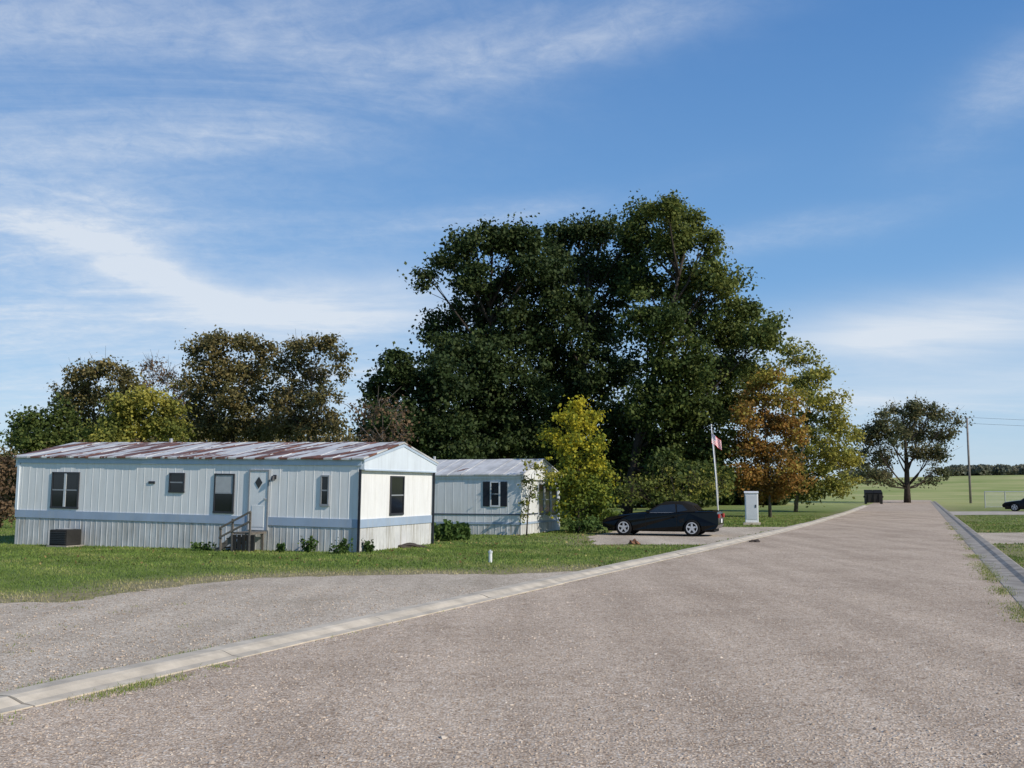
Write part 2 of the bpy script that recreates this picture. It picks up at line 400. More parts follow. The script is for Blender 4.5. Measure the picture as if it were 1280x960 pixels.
def home_frame(npx, npy, lpx, rpx, Lfix=None):
    Nn = G(npx, npy)
    def rr(px, py): d = ray(px, py); return d.x/d.y
    r1 = rr(lpx, 680); L = (Nn.x-r1*Nn.y)/(c1+r1*s1)
    if Lfix: L = Lfix
    r2 = rr(rpx, 680); W = (r2*Nn.y-Nn.x)/(s1-r2*c1)
    O = Nn+Vector((-c1, s1, 0))*L
    return O, L, W
O1, L1, W1 = home_frame(448, 691, 18, 539)
O2, L2, W2 = home_frame(651, 669, 500, 700, 13.0)
def foot(O, L, W):
    ex = Vector((c1, -s1, 0)); ey = Vector((s1, c1, 0))
    return [tuple(p[:2]) for p in (O, O+ex*L, O+ex*L+ey*W, O+ey*W)]
fp1, fp2 = foot(O1, L1, W1), foot(O2, L2, W2)
drives = [(35, 43), (70, 80)]
def is_grass(x, y):
    s = x*sf+y*cf; lt = x*cf-y*sf
    left = (lt < lat_left(s)-0.22); right = lt > 2.15
    for a, b in drives: right &= ~((y-0.12*(x-20) > a) & (y-0.12*(x-20) < b) & (lt < 30))
    g = (left | right) & ~inpoly(x, y, pad_poly) & ~inpoly(x, y, car_poly) & ~inpoly(x, y, fp1) & ~inpoly(x, y, fp2)
    return g
xs = axis_coords(-1200, 1600, -36, 44, 0.8); ys = axis_coords(-80, 1800, 4, 60, 0.8)
X, Y = np.meshgrid(xs, ys)
Z = H(X, Y)
nx, ny = len(xs), len(ys)
verts = np.stack([X.ravel(), Y.ravel(), Z.ravel()], 1)
ii = np.arange(nx*ny).reshape(ny, nx)
q = np.stack([ii[:-1, :-1], ii[:-1, 1:], ii[1:, 1:], ii[1:, :-1]], -1).reshape(-1, 4)
me = bpy.data.meshes.new('ground'); me.from_pydata(verts.tolist(), [], q.tolist()); me.update()
LT = X*cf-Y*sf
dry = np.exp(-(near_polyline(X, Y, pad_top)/1.5)**2)*1.5
dry = np.maximum(dry, np.exp(-(near_polyline(X, Y, car_pts)/1.0)**2))
dry = np.maximum(dry, 0.8*np.exp(-((LT-2.2)/1.1)**2))
dry = np.maximum(dry, 0.6*np.exp(-((LT-lat_left(X*sf+Y*cf)+0.4)/0.7)**2))
dry = np.maximum(dry, 0.3*(LT > 2)*(0.5+0.5*np.sin(Y*0.4)))
dry = np.clip(dry.ravel(), 0, 1)
a = me.attributes.new('dry', 'FLOAT', 'POINT'); a.data.foreach_set('value', dry.astype(np.float32))
far = smooth((Y-70)/60).ravel()
a = me.attributes.new('far', 'FLOAT', 'POINT'); a.data.foreach_set('value', far.astype(np.float32))
me.materials.append(M['grass'])
for p in me.polygons: p.use_smooth = True
gr = bpy.data.objects.new('ground', me); C.objects.link(gr)
struct(gr, 'grassy ground rising to a pale green field on the right', 'ground')
def sheet(name, pl, z, mat, label, cat):
    bm = bmesh.new(); vs = [bm.verts.new((p[0], p[1], z)) for p in pl]
    f = bm.faces.new(vs); f.normal_update()
    if f.normal.z < 0: f.normal_flip()
    bmesh.ops.triangulate(bm, faces=[f])
    me = bpy.data.meshes.new(name); bm.to_mesh(me); bm.free(); me.materials.append(mat)
    o = bpy.data.objects.new(name, me); C.objects.link(o); return struct(o, label, cat)
sheet('gravel_lot', pad_poly, 0.006, M['pad'], 'tan gravel parking area between the lawn and the left kerb', 'gravel')
sheet('gravel_drive', car_poly[:-1], 0.006, M['pad'], 'small gravel pad under the black car', 'gravel')
for k, (a_, b_) in enumerate(drives):
    pl = []
    for (lt, yy) in ((2.1, a_), (30, a_), (30, b_), (2.1, b_)):
        y_ = (yy-2.4+0.12*lt/cf)/(1-0.12*sf/cf); x_ = (lt+y_*sf)/cf
        pl.append((x_, y_))
    pl = jitter(pl+[pl[0]], 0.8, 0.08, 60+k)[:-1]
    sheet('driveway', pl, 0.006, M['pad' if k == 0 else 'drive'], ['nearer pale driveway crossing the right verge', 'farther pale driveway crossing the right verge near the fence'][k], 'driveway')
mb = MB(); sv = np.concatenate([np.arange(-25, 60, 1.0), np.arange(60, 176, 4.0)])
cols_ = 6; vs = []; fs = []
for i, s in enumerate(sv):
    l0 = float(lat_left(s)); l1 = 1.75
    for k in range(cols_+1):
        lt = l0+(l1-l0)*k/cols_; vs.append(SL(s, lt, 0.012))
for i in range(len(sv)-1):
    for k in range(cols_):
        a0 = i*(cols_+1)+k; fs.append((a0, a0+1, a0+cols_+2, a0+cols_+1))
mb.add(vs, fs); struct(mb.build('road', M['road']), 'wide tan gravel road running off to the right', 'road')
mb = MB(); rk = random.Random(4)
s = -12.0
while s < 112:
    Lg = rk.uniform(2.6, 3.4); e = s+Lg-0.014
    prof = [(-0.26, -0.03), (-0.255, 0.06), (-0.22, 0.08), (0.0, 0.085), (0.07, 0.07), (0.17, 0.034), (0.30, 0.024), (0.305, -0.03)]
    dz = rk.uniform(-0.010, 0.010); dl = rk.uniform(-0.02, 0.02); nn = 5; vs = []; fs = []
    for j in range(nn+1):
        q_ = s+(e-s)*j/nn; l0 = float(lat_left(q_))+dl
        for (o_, z_) in prof: vs.append(SL(q_, l0+o_+rk.uniform(-.006, .006), z_+dz*(z_ > 0.03)+rk.uniform(-.003, .003)))
    m = len(prof)
    for j in range(nn):
        for k in range(m-1): fs.append((j*m+k, j*m+k+1, (j+1)*m+k+1, (j+1)*m+k))
    fs += [tuple(range(m)), tuple(range(nn*m+m-1, nn*m-1, -1))]
    mb.add(vs, fs); s += Lg
struct(mb.build('left_kerb', M['concrete']), 'pale concrete rollover kerb along the left side of the road', 'kerb')
mb = MB(); s = -12.0
while s < 150:
    Lg = rk.uniform(2.8, 3.2); e = s+Lg-0.03; vs = []; fs = []
    prof = [(1.45, -0.03), (1.46, 0.02), (1.85, 0.028), (1.95, 0.07), (2.12, 0.085), (2.17, 0.07), (2.175, -0.03)]
    m = len(prof)
    for q_ in (s, e):
        for (o_, z_) in prof: vs.append(SL(q_, o_, z_))
    for k in range(m-1): fs.append((k, k+1, m+k+1, m+k))
    fs += [tuple(range(m)), tuple(range(2*m-1, m-1, -1))]
    mb.add(vs, fs); s += Lg
struct(mb.build('right_kerb', M['gutter']), 'grey concrete gutter and kerb along the right side of the road', 'kerb')
# ------------------------------------------------------------------ grass blades, stones, fallen leaves
rng = np.random.default_rng(11)
def blades(pts, h, w, tint, rng):
    n = len(pts); p = np.column_stack([pts, H(pts[:, 0], pts[:, 1])])
    a = rng.uniform(0, 2*np.pi, n); dx = np.stack([np.cos(a), np.sin(a), np.zeros(n)], 1)
    hh = (h*rng.uniform(0.4, 1.4, n))[:, None]; ww = (w*rng.uniform(0.6, 1.4, n))[:, None]*0.5
    lean = np.column_stack([rng.normal(0, 0.35, (n, 2)), np.ones(n)])
    v = np.stack([p-dx*ww, p+dx*ww, p+lean*hh], 1).reshape(-1, 3); return v, tint
def region(x0, x1, y0, y1, n):
    x = rng.uniform(x0, x1, n); y = rng.uniform(y0, y1, n); k = is_grass(x, y); return np.column_stack([x[k], y[k]])
VV = []; TT = []
def add_bl(pts, h, w, base, dryk=1.0):
    d = np.exp(-(near_polyline(pts[:, 0], pts[:, 1], pad_top)/1.5)**2)
    keep = rng.random(len(pts)) > d*0.55
    pts = pts[keep]; d = d[keep]
    pat = 0.15*np.sin(pts[:, 0]*0.9+np.sin(pts[:, 1]*1.3)*2)+0.12*np.sin(pts[:, 0]*2.3+pts[:, 1]*1.9)
    t = np.clip(base+pat+rng.normal(0, 0.12, len(pts))+d*0.55*dryk, 0, 1)
    v, t = blades(pts, h, w, t, rng); VV.append(v); TT.append(t)
add_bl(region(-26, 8, 14, 24, 95000), 0.042, 0.02, 0.42)
add_bl(region(-26, 14, 24, 34, 90000), 0.046, 0.028, 0.42)
add_bl(region(-35, 26, 34, 62, 90000), 0.055, 0.045, 0.44)
add_bl(region(6, 16, 8, 30, 26000), 0.045, 0.018, 0.55)
add_bl(region(12, 45, 30, 70, 50000), 0.05, 0.045, 0.58)
def strip(n, s0, s1, l0, l1, h, w, base, thin=1.0):
    s = rng.uniform(s0, s1, n); lt = rng.normal(0, 1, n)
    prob = 0.5+0.5*np.sin(s*2.1+np.sin(s*0.7)*3)
    k = rng.random(n) < prob*thin; s = s[k]; lt = lt[k]
    l = lat_left(s)+l0+(l1-l0)*(0.5+0.3*lt)
    pts = np.column_stack([s*sf+l*cf, s*cf-l*sf])
    v, t = blades(pts, h, w, np.clip(base+rng.normal(0, 0.18, len(pts)), 0, 1), rng); VV.append(v); TT.append(t)
strip(9000, 3.5, 9.0, 0.30, 0.60, 0.04, 0.012, 0.65, 0.8)
strip(5000, 2, 11, -0.5, -0.27, 0.05, 0.012, 0.55)
strip(1800, 9, 40, 0.30, 0.46, 0.035, 0.016, 0.8, 0.35)
def rstrip(n, s0, s1, lc, ls, h, w, base):
    s = rng.uniform(s0, s1, n); prob = 0.5+0.5*np.sin(s*1.3+np.sin(s*0.6)*2)
    s = s[rng.random(n) < prob]; l = lc+rng.normal(0, ls, len(s))
    pts = np.column_stack([s*sf+l*cf, s*cf-l*sf])
    v, t = blades(pts, h, w, np.clip(base+rng.normal(0, 0.18, len(pts)), 0, 1), rng); VV.append(v); TT.append(t)
rstrip(7000, 16, 32, 1.38, 0.13, 0.045, 0.018, 0.72)
rstrip(3000, 34, 60, 1.40, 0.12, 0.045, 0.03, 0.75)
cl = np.column_stack([rng.uniform(-20, -4, 60), rng.uniform(11, 18, 60)])
pts = (cl[:, None, :]+rng.normal(0, 0.10, (60, 22, 2))).reshape(-1, 2)
k = inpoly(pts[:, 0], pts[:, 1], pad_poly); v, t = blades(pts[k], 0.03, 0.016, np.clip(rng.normal(0.7, 0.2, k.sum()), 0, 1), rng); VV.append(v); TT.append(t)
o = np_mesh('grass', np.concatenate(VV), 3, M['blade'], np.concatenate(TT)); tag(o, 'short mown green grass with dry yellow edges along the gravel', 'grass', kind='stuff')
def stones(n):
    phi = (1+5**0.5)/2
    ico = np.array([(-1, phi, 0), (1, phi, 0), (-1, -phi, 0), (1, -phi, 0), (0, -1, phi), (0, 1, phi), (0, -1, -phi), (0, 1, -phi), (phi, 0, -1), (phi, 0, 1), (-phi, 0, -1), (-phi, 0, 1)], float)
    ico /= np.linalg.norm(ico[0])
    fa = np.array([(0, 11, 5), (0, 5, 1), (0, 1, 7), (0, 7, 10), (0, 10, 11), (1, 5, 9), (5, 11, 4), (11, 10, 2), (10, 7, 6), (7, 1, 8), (3, 9, 4), (3, 4, 2), (3, 2, 6), (3, 6, 8), (3, 8, 9), (4, 9, 5), (2, 4, 11), (6, 2, 10), (8, 6, 7), (9, 8, 1)])
    y = 5.6+14*rng.random(n)**1.7; x = (rng.random(n)*1.3-0.65)*y
    s = x*sf+y*cf; lt = x*cf-y*sf
    k = (lt < 1.45) & ~((lt < lat_left(s)+0.36) & (lt > lat_left(s)-0.3)) & ((lt > lat_left(s)) | inpoly(x, y, pad_poly))
    x, y = x[k], y[k]; n = len(x)
    sz = 0.0070*np.exp(rng.normal(0, 0.36, n))
    b = ico[None]*rng.uniform(0.65, 1.3, (n, 12, 1))*np.stack([rng.uniform(.8, 1.5, n), rng.uniform(.7, 1.1, n), rng.uniform(.5, .8, n)], 1)[:, None, :]
    a = rng.uniform(0, 6.28, n); ca, sa = np.cos(a)[:, None], np.sin(a)[:, None]
    bx_ = b[:, :, 0]*ca-b[:, :, 1]*sa; by_ = b[:, :, 0]*sa+b[:, :, 1]*ca
    v = np.stack([bx_*sz[:, None]+x[:, None], by_*sz[:, None]+y[:, None], b[:, :, 2]*sz[:, None]+0.013], -1)
    V = v[:, fa, :].reshape(-1, 3); t = np.repeat(np.clip(rng.beta(2.2, 2.4, n), 0, 1), 20)
    return V, t
V, t = stones(50000)
tag(np_mesh('loose_gravel', V, 3, M['stone'], t), 'loose tan pebbles scattered on the gravel road', 'gravel', kind='stuff')
n = 2600
x = np.concatenate([rng.normal(16, 7, n//2), rng.uniform(-14, 14, n//2)]); y = np.concatenate([rng.normal(52, 10, n//2), rng.uniform(24, 48, n//2)])
k = is_grass(x, y) & (y > 20); x, y = x[k], y[k]
p = np.column_stack([x, y, np.full(len(x), 0.04)]); nr = unit(rng.normal(0, 0.5, (len(x), 3))+np.array([0, 0, 1.0]))
tag(np_mesh('fallen_leaves', leaf_verts(p, nr, 0.075, rng), 4, M['l_fall'], rng.random(len(x))), 'brown and yellow fallen leaves strewn over the lawns', 'leaves', kind='stuff')
# ------------------------------------------------------------------ mobile homes
def frame_matrix(O, z, tilt): return Matrix.Translation((O.x, O.y, z)) @ Matrix.Rotation(-TH, 4, 'Z') @ Matrix.Rotation(tilt, 4, 'Y')
def on_plane(Mx, axis, val, px, py):
    inv = Mx.inverted(); o = inv @ Vector((0, 0, CH)); d = inv.to_3x3() @ ray(px, py)
    t = (val-o[axis])/d[axis]; return o+d*t
def rib_line(mb, p0, p1, z0, z1, nrm, pitch=0.3, dep=0.005):
    p0 = Vector(p0); p1 = Vector(p1); L = (p1-p0).length; d = (p1-p0)/L; nrm = Vector(nrm)
    pts = [(0, 0)]; x = pitch*0.5
    while x < L-0.08:
        pts += [(x, 0), (x+0.014, dep), (x+0.035, dep), (x+0.049, 0)]; x += pitch
    pts.append((L, 0)); vs = []; fs = []
    for (u, o_) in pts:
        q_ = p0+d*u+nrm*o_; vs += [(q_.x, q_.y, z0), (q_.x, q_.y, z1)]
    for i in range(len(pts)-1): fs.append((2*i, 2*i+2, 2*i+3, 2*i+1))
    mb.add(vs, fs)
def band_around(mb, L, W, z0, z1, dpt):
    mb.box(-dpt, L+dpt, -dpt, 0, z0, z1); mb.box(-dpt, L+dpt, W, W+dpt, z0, z1)
    mb.box(-dpt, 0, 0, W, z0, z1); mb.box(L, L+dpt, 0, W, z0, z1)
def pbox(mb, plane, L, u0, u1, z0, z1, d0, d1):
    if plane == 'front': mb.box(u0, u1, -d1, -d0, z0, z1)
    else: mb.box(L+d0, L+d1, u0, u1, z0, z1)
def window(root, plane, L, u0, u1, z0, z1, frame, bars=1, vbars=0, fw=0.045, curtain=None):
    mb = MB()
    for a0, a1, b0, b1 in ((u0, u1, z1-fw, z1), (u0-0.01, u1+0.01, z0-0.02, z0+fw), (u0, u0+fw, z0+fw, z1-fw), (u1-fw, u1, z0+fw, z1-fw)):
        pbox(mb, plane, L, a0, a1, b0, b1, 0.0, 0.045)
    fr = mb.build('window', M[frame], root)
    mb = MB(); pbox(mb, plane, L, u0+0.01, u1-0.01, z0+0.01, z1-0.01, 0.002, 0.022); mb.build('pane', M['glass'], fr)
    if bars: mb = MB(); zz = z0+(z1-z0)*0.5; pbox(mb, plane, L, u0+fw, u1-fw, zz-0.02, zz+0.02, 0.022, 0.034); mb.build('window_bar', M['frame_md'], fr)
    if vbars: mb = MB(); uu = (u0+u1)/2; pbox(mb, plane, L, uu-0.045, uu+0.045, z0+fw, z1-fw, 0.022, 0.04); mb.build('mullion', M['frame_lt'], fr)
    if curtain:
        mb = MB(); pbox(mb, plane, L, u0+fw, u1-fw, z0+(z1-z0)*curtain, z1-fw, 0.022, 0.026); mb.build('curtain', M['curtain'], fr)
    return fr
def roof_mesh(L, W, ze, zr, ox, oy, th=0.05, seam=0.62):
    mb = MB(); half = W/2
    for sgn in (0, 1):
        y0 = -oy if sgn == 0 else W+oy; y1 = half
        xx = -ox; rr_ = random.Random(9+sgn)
        while xx < L+ox-0.05:
            xe = min(xx+seam, L+ox); dz = rr_.uniform(0, 0.02); dy = rr_.uniform(-0.02, 0.02)
            zl = ze-(zr-ze)*oy/half
            if sgn == 0: vs = [(xx, y0+dy, zl+dz), (xe, y0+dy, zl+dz), (xe, y1, zr+dz), (xx, y1, zr+dz)]
            else: vs = [(xe, y0, zl+dz), (xx, y0, zl+dz), (xx, y1, zr+dz), (xe, y1, zr+dz)]
            lo = [(a, b, c-th) for a, b, c in vs]
            mb.add(vs+lo, [(0, 1, 2, 3), (7, 6, 5, 4), (0, 4, 5, 1), (1, 5, 6, 2), (2, 6, 7, 3), (3, 7, 4, 0)])
            sx = xe
            if sx < L+ox-0.05:
                mb.tube([(sx, y0, zl+0.008), (sx, y1, zr+0.008)], 0.014, 4)
            xx = xe+0.001
    return mb
# ---- home 1
tilt = 0.0150; z1o = 0.20
M1 = frame_matrix(O1, z1o, tilt)
h1 = empty('mobile_home', (O1.x, O1.y, z1o), (0, tilt, -TH))
tag(h1, 'long white mobile home with blue stripe and rust-patched metal roof, nearest on the lawn', 'mobile home', 'mobile homes')
L, W = L1, W1; ZE = 2.80; ZR = 3.36
zb0, zb1, zs = 0.72, 0.97, 2.56
def walls(mb, z0, z1, *a):
    for a_, b_, nn in (((0, 0), (L, 0), (0, -1, 0)), ((L, 0), (L, W), (1, 0, 0)), ((L, W), (0, W), (0, 1, 0)), ((0, W), (0, 0), (-1, 0, 0))):
        rib_line(mb, (*a_, 0), (*b_, 0), z0, z1, nn, *a)
mb = MB(); walls(mb, zb1-0.01, ZE); mb.build('wall', M['siding'], h1)
mb = MB(); walls(mb, -0.35, zb0+0.01, 0.22, 0.008); mb.build('skirting', M['skirt'], h1)
mb = MB(); band_around(mb, L, W, zb0, zb1, 0.03); mb.build('stripe', M['blue'], h1)
for y0, y1 in ((-0.05, 0), (W, W+0.05)):
    mb = MB(); mb.box(-0.03, L+0.05, y0, y1, zs, ZE-0.03); mb.build('fascia', M['fascia'], h1)
roof = roof_mesh(L, W, ZE, ZR, 0.16, 0.13).build('roof', M['roof1'], h1)
for nm in (1, -1):
    x0, x1 = (L+0.002, L+0.13) if nm == 1 else (-0.13, -0.002)
    mb = MB(); mb.prism([(-0.02, 2.44), (W+0.02, 2.44), (W+0.02, ZE-0.06), (W/2, ZR-0.06), (-0.02, ZE-0.06)], 'x', x0, x1)
    gb_ = mb.build('gable', M['paleblue'] if nm == 1 else M['siding'], h1)
    mb = MB(); xa, xb = (L+0.13, L+0.15) if nm == 1 else (-0.15, -0.13)
    mb.prism([(-0.02, 2.42), (W+0.02, 2.42), (W+0.02, 2.46), (-0.02, 2.46)], 'x', xa, xb); mb.build('gable_trim', M['fascia'], gb_)
    mb = MB(); mb.prism([(-0.06, ZE-0.14), (W/2, ZR-0.14), (W+0.06, ZE-0.14), (W+0.06, ZE-0.06), (W/2, ZR-0.06), (-0.06, ZE-0.06)], 'x', xa, xb)
    mb.build('gable_trim', M['fascia'], gb_)
def uz(Mx, plane, L, px, py):
    v = on_plane(Mx, 1, 0, px, py) if plane == 'front' else on_plane(Mx, 0, L, px, py)
    return (v.x if plane == 'front' else v.y), v.z
def win_px(root, Mx, plane, L, x0, x1, y0, y1, frame, **kw):
    u0, zt = uz(Mx, plane, L, x0, (y0+y1)/2), uz(Mx, plane, L, (x0+x1)/2, y0)[1]
    u1, zb = uz(Mx, plane, L, x1, (y0+y1)/2), uz(Mx, plane, L, (x0+x1)/2, y1)[1]
    return window(root, plane, L, u0[0], u1[0], zb, zt, frame, **kw)
win_px(h1, M1, 'front', L, 65, 99, 590, 635, 'frame_dk', vbars=1)
win_px(h1, M1, 'front', L, 212, 231, 591, 615, 'frame_dk', bars=1)
win_px(h1, M1, 'front', L, 268, 293, 592, 641, 'frame_dk', curtain=0.5)
win_px(h1, M1, 'front', L, 401, 412, 594, 632, 'frame_md')
win_px(h1, M1, 'end', L, 487, 504, 595, 643, 'frame_dk')
d0 = uz(M1, 'front', L, 313, 620)[0]; d1 = uz(M1, 'front', L, 335, 620)[0]; dzt = uz(M1, 'front', L, 324, 589)[1]; dzb = 0.56
mb = MB(); mb.box(d0, d1, -0.04, -0.002, dzb, dzt)
mb.box(d0+0.1, d1-0.1, -0.05, -0.04, dzb+0.1, dzb+0.75); door = mb.build('door', M['white'], h1)
mb = MB(); fw = 0.05
for a0, a1, b0, b1 in ((d0-fw, d0, dzb, dzt+fw), (d1, d1+fw, dzb, dzt+fw), (d0, d1, dzt, dzt+fw)): mb.box(a0, a1, -0.06, 0, b0, b1)
mb.build('door_frame', M['frame_md'], door)
mb = MB(); dc = (d0+d1)/2; zc = dzt-0.35; mb.prism([(dc-0.13, zc), (dc, zc-0.18), (dc+0.13, zc), (dc, zc+0.18)], 'y', -0.055, -0.041); mb.build('pane', M['glass'], door)
mb = MB(); mb.tube([(d1-0.07, -0.04, dzb+0.95), (d1-0.07, -0.1, dzb+0.95)], 0.03, 8); mb.build('door_handle', M['steel'], door)
mb = MB(); u, z = uz(M1, 'front', L, 344, 596); mb.box(u-0.05, u+0.05, -0.04, -0.0, z-0.06, z+0.06); mb.tube([(u, -0.04, z), (u, -0.12, z), (u, -0.13, z-0.12)], [0.03, 0.05, 0.06], 8); mb.build('porch_lamp', M['frame_dk'], h1)
mb = MB(); u, z = uz(M1, 'front', L, 190, 603); mb.box(u-0.12, u+0.12, -0.03, 0, z-0.04, z+0.04); mb.build('vent', M['frame_dk'], h1)
for (x_, y_) in ((L+0.02, -0.06), (L+0.06, W-0.02)):
    mb = MB(); mb.box(x_-0.03, x_+0.03, y_-0.03, y_+0.03, 0.0, 2.45); mb.build('downspout', M['shutter'], h1)
for x_, y_ in ((0, 0), (0, W)):
    mb = MB(); mb.box(x_-0.04, x_+0.06, y_-0.04, y_+0.04, zb1, zs); mb.build('corner_trim', M['paleblue'], h1)
mb = MB(); mb.tube([(4.2, W*0.5, ZR-0.05), (4.2, W*0.5, ZR+0.14)], 0.06, 8); mb.build('roof_vent', M['steel'], h1)
# ---- home 2
M2 = frame_matrix(O2, 0.0, 0)
h2 = empty('mobile_home', (O2.x, O2.y, 0), (0, 0, -TH))
tag(h2, 'grey-white mobile home with dark window shutters, half hidden behind the nearer home', 'mobile home', 'mobile homes')
L, W = L2, W2
ZE2 = on_plane(M2, 1, -0.1, 640, 592).z; ZR2 = on_plane(M2, 1, W/2, 640, 574).z
mb = MB(); walls(mb, 0.49, ZE2, 0.35, 0.004); mb.build('wall', M['siding2'], h2)
mb = MB(); walls(mb, -0.1, 0.51, 0.25, 0.008); mb.build('skirting', M['skirt'], h2)
mb = MB(); band_around(mb, L, W, 0.80, 0.85, 0.025); mb.build('stripe', M['dkstripe'], h2)
mb = MB(); band_around(mb, L, W, 0.42, 0.5, 0.03); mb.build('base_trim', M['blue'], h2)
for y0, y1 in ((-0.05, 0), (W, W+0.05)):
    mb = MB(); mb.box(-0.05, L+0.05, y0, y1, ZE2-0.2, ZE2-0.03); mb.build('fascia', M['siding2'], h2)
roof_mesh(L, W, ZE2, ZR2, 0.14, 0.12).build('roof', M['roof2'], h2)
for nm in (1, -1):
    x0, x1 = (L+0.002, L+0.1) if nm == 1 else (-0.1, -0.002)
    mb = MB(); mb.prism([(-0.02, ZE2-0.25), (W+0.02, ZE2-0.25), (W+0.02, ZE2-0.06), (W/2, ZR2-0.06), (-0.02, ZE2-0.06)], 'x', x0, x1); mb.build('gable', M['white'], h2)
win_px(h2, M2, 'front', L, 613, 625, 602, 633, 'frame_lt')
for x0, x1 in ((604, 612), (626, 634)):
    mb = MB(); a0, zt = uz(M2, 'front', L, x0, 602); a1, zb = uz(M2, 'front', L, x1, 633)
    mb.box(a0, a1, -0.03, 0.0, zb, zt)
    for k in range(12): zz = zb+0.06+(zt-zb-0.1)*k/12; mb.box(a0+0.03, a1-0.03, -0.036, -0.03, zz, zz+0.04)
    mb.build('shutter', M['shutter'], h2)
for xa_ in (672, 680, 688): win_px(h2, M2, 'end', L, xa_, xa_+7, 604, 645, 'frame_lt')
for k in (0.35, 0.62):
    mb = MB(); xq = L*k; mb.tube([(xq, W*0.45, ZR2-0.15), (xq, W*0.45, ZR2+0.15)], 0.06, 8); mb.build('roof_vent', M['steel'], h2)
# ------------------------------------------------------------------ wooden steps, AC
def local_thing(name, Mx, x, y, label, cat, group=None):
    w = Mx @ Vector((x, y, 0)); o = empty(name, (w.x, w.y, 0), (0, 0, -TH)); return tag(o, label, cat, group)
st = local_thing('porch_steps', M1, d0, -0.06, 'weathered wooden steps with a rail leading up to the white door', 'steps')
dw = d1-d0+0.05; ld = 0.56
mb = MB(); mb.box(0, dw, -0.8, 0, ld-0.04, ld)
for k in range(5): mb.box(0, dw, -0.8+k*0.16, -0.8+k*0.16+0.148, ld+0.001, ld+0.02)
mb.build('landing', M['wood'], st)
for k in range(3):
    mb = MB(); zz = ld-0.15*(k+1); mb.box(-0.20*(k+1), -0.20*k+0.02, -0.8, -0.05, zz-0.04, zz); mb.build('tread', M['wood'], st)
for yy in (-0.8, -0.09):
    mb = MB(); mb.prism([(0.0, ld-0.045), (-0.62, 0.0), (-0.44, 0.0), (0.0, ld-0.26)], 'y', yy, yy+0.04); mb.build('stringer', M['wood'], st)
for (xx, yy, top_) in ((0.0, -0.84, 0.98), (dw-0.07, -0.84, 1.20), (-0.42, -0.84, 0.68), (dw-0.09, -0.14, ld-0.045)):
    mb = MB(); mb.box(xx, xx+0.06, yy, yy+0.038, -0.02, top_); mb.build('post', M['wood'], st)
for dz in (0.0, -0.28):
    mb = MB(); mb.prism([(-0.42, 0.66+dz), (dw, 1.17+dz), (dw, 1.23+dz), (-0.42, 0.72+dz)], 'y', -0.875, -0.842); mb.build('rail', M['wood'], st)
mb = MB()
for k in range(5): mb.box(0.06+k*0.16, 0.06+k*0.16+0.11, -0.838, -0.805, 0.04, ld-0.05)
mb.build('slat_panel', M['acgrey'], st)
ac = local_thing('air_conditioner', M1, uz(M1, 'front', L1, 84, 676)[0]+0.40, -0.5, 'dark boxy air conditioning unit against the skirting at the left end of the long home', 'air conditioner')
hw = 0.36
mb = MB(); mb.box(-hw, hw, -0.32, 0.32, 0.05, 0.56); mb.build('cabinet', M['acgrey'], ac, bevel=0.03)
mb = MB()
for k in range(7): mb.box(-hw+0.05, hw-0.05, -0.345, -0.322, 0.12+k*0.055, 0.145+k*0.055)
mb.build('grille', M['frame_dk'], ac)
mb = MB(); mb.box(-hw-0.06, hw+0.06, -0.38, 0.38, -0.02, 0.05); mb.build('base', M['gutter'], ac)
mb = MB()
for r_ in (0.12, 0.2, 0.28): mb.tube([(r_*math.cos(a), r_*math.sin(a), 0.575) for a in np.linspace(0, 2*math.pi, 25)], 0.008, 4, False)
mb.box(-0.3, 0.3, -0.008, 0.008, 0.565, 0.58); mb.box(-0.008, 0.008, -0.3, 0.3, 0.567, 0.582)
mb.build('fan_guard', M['frame_md'], ac)
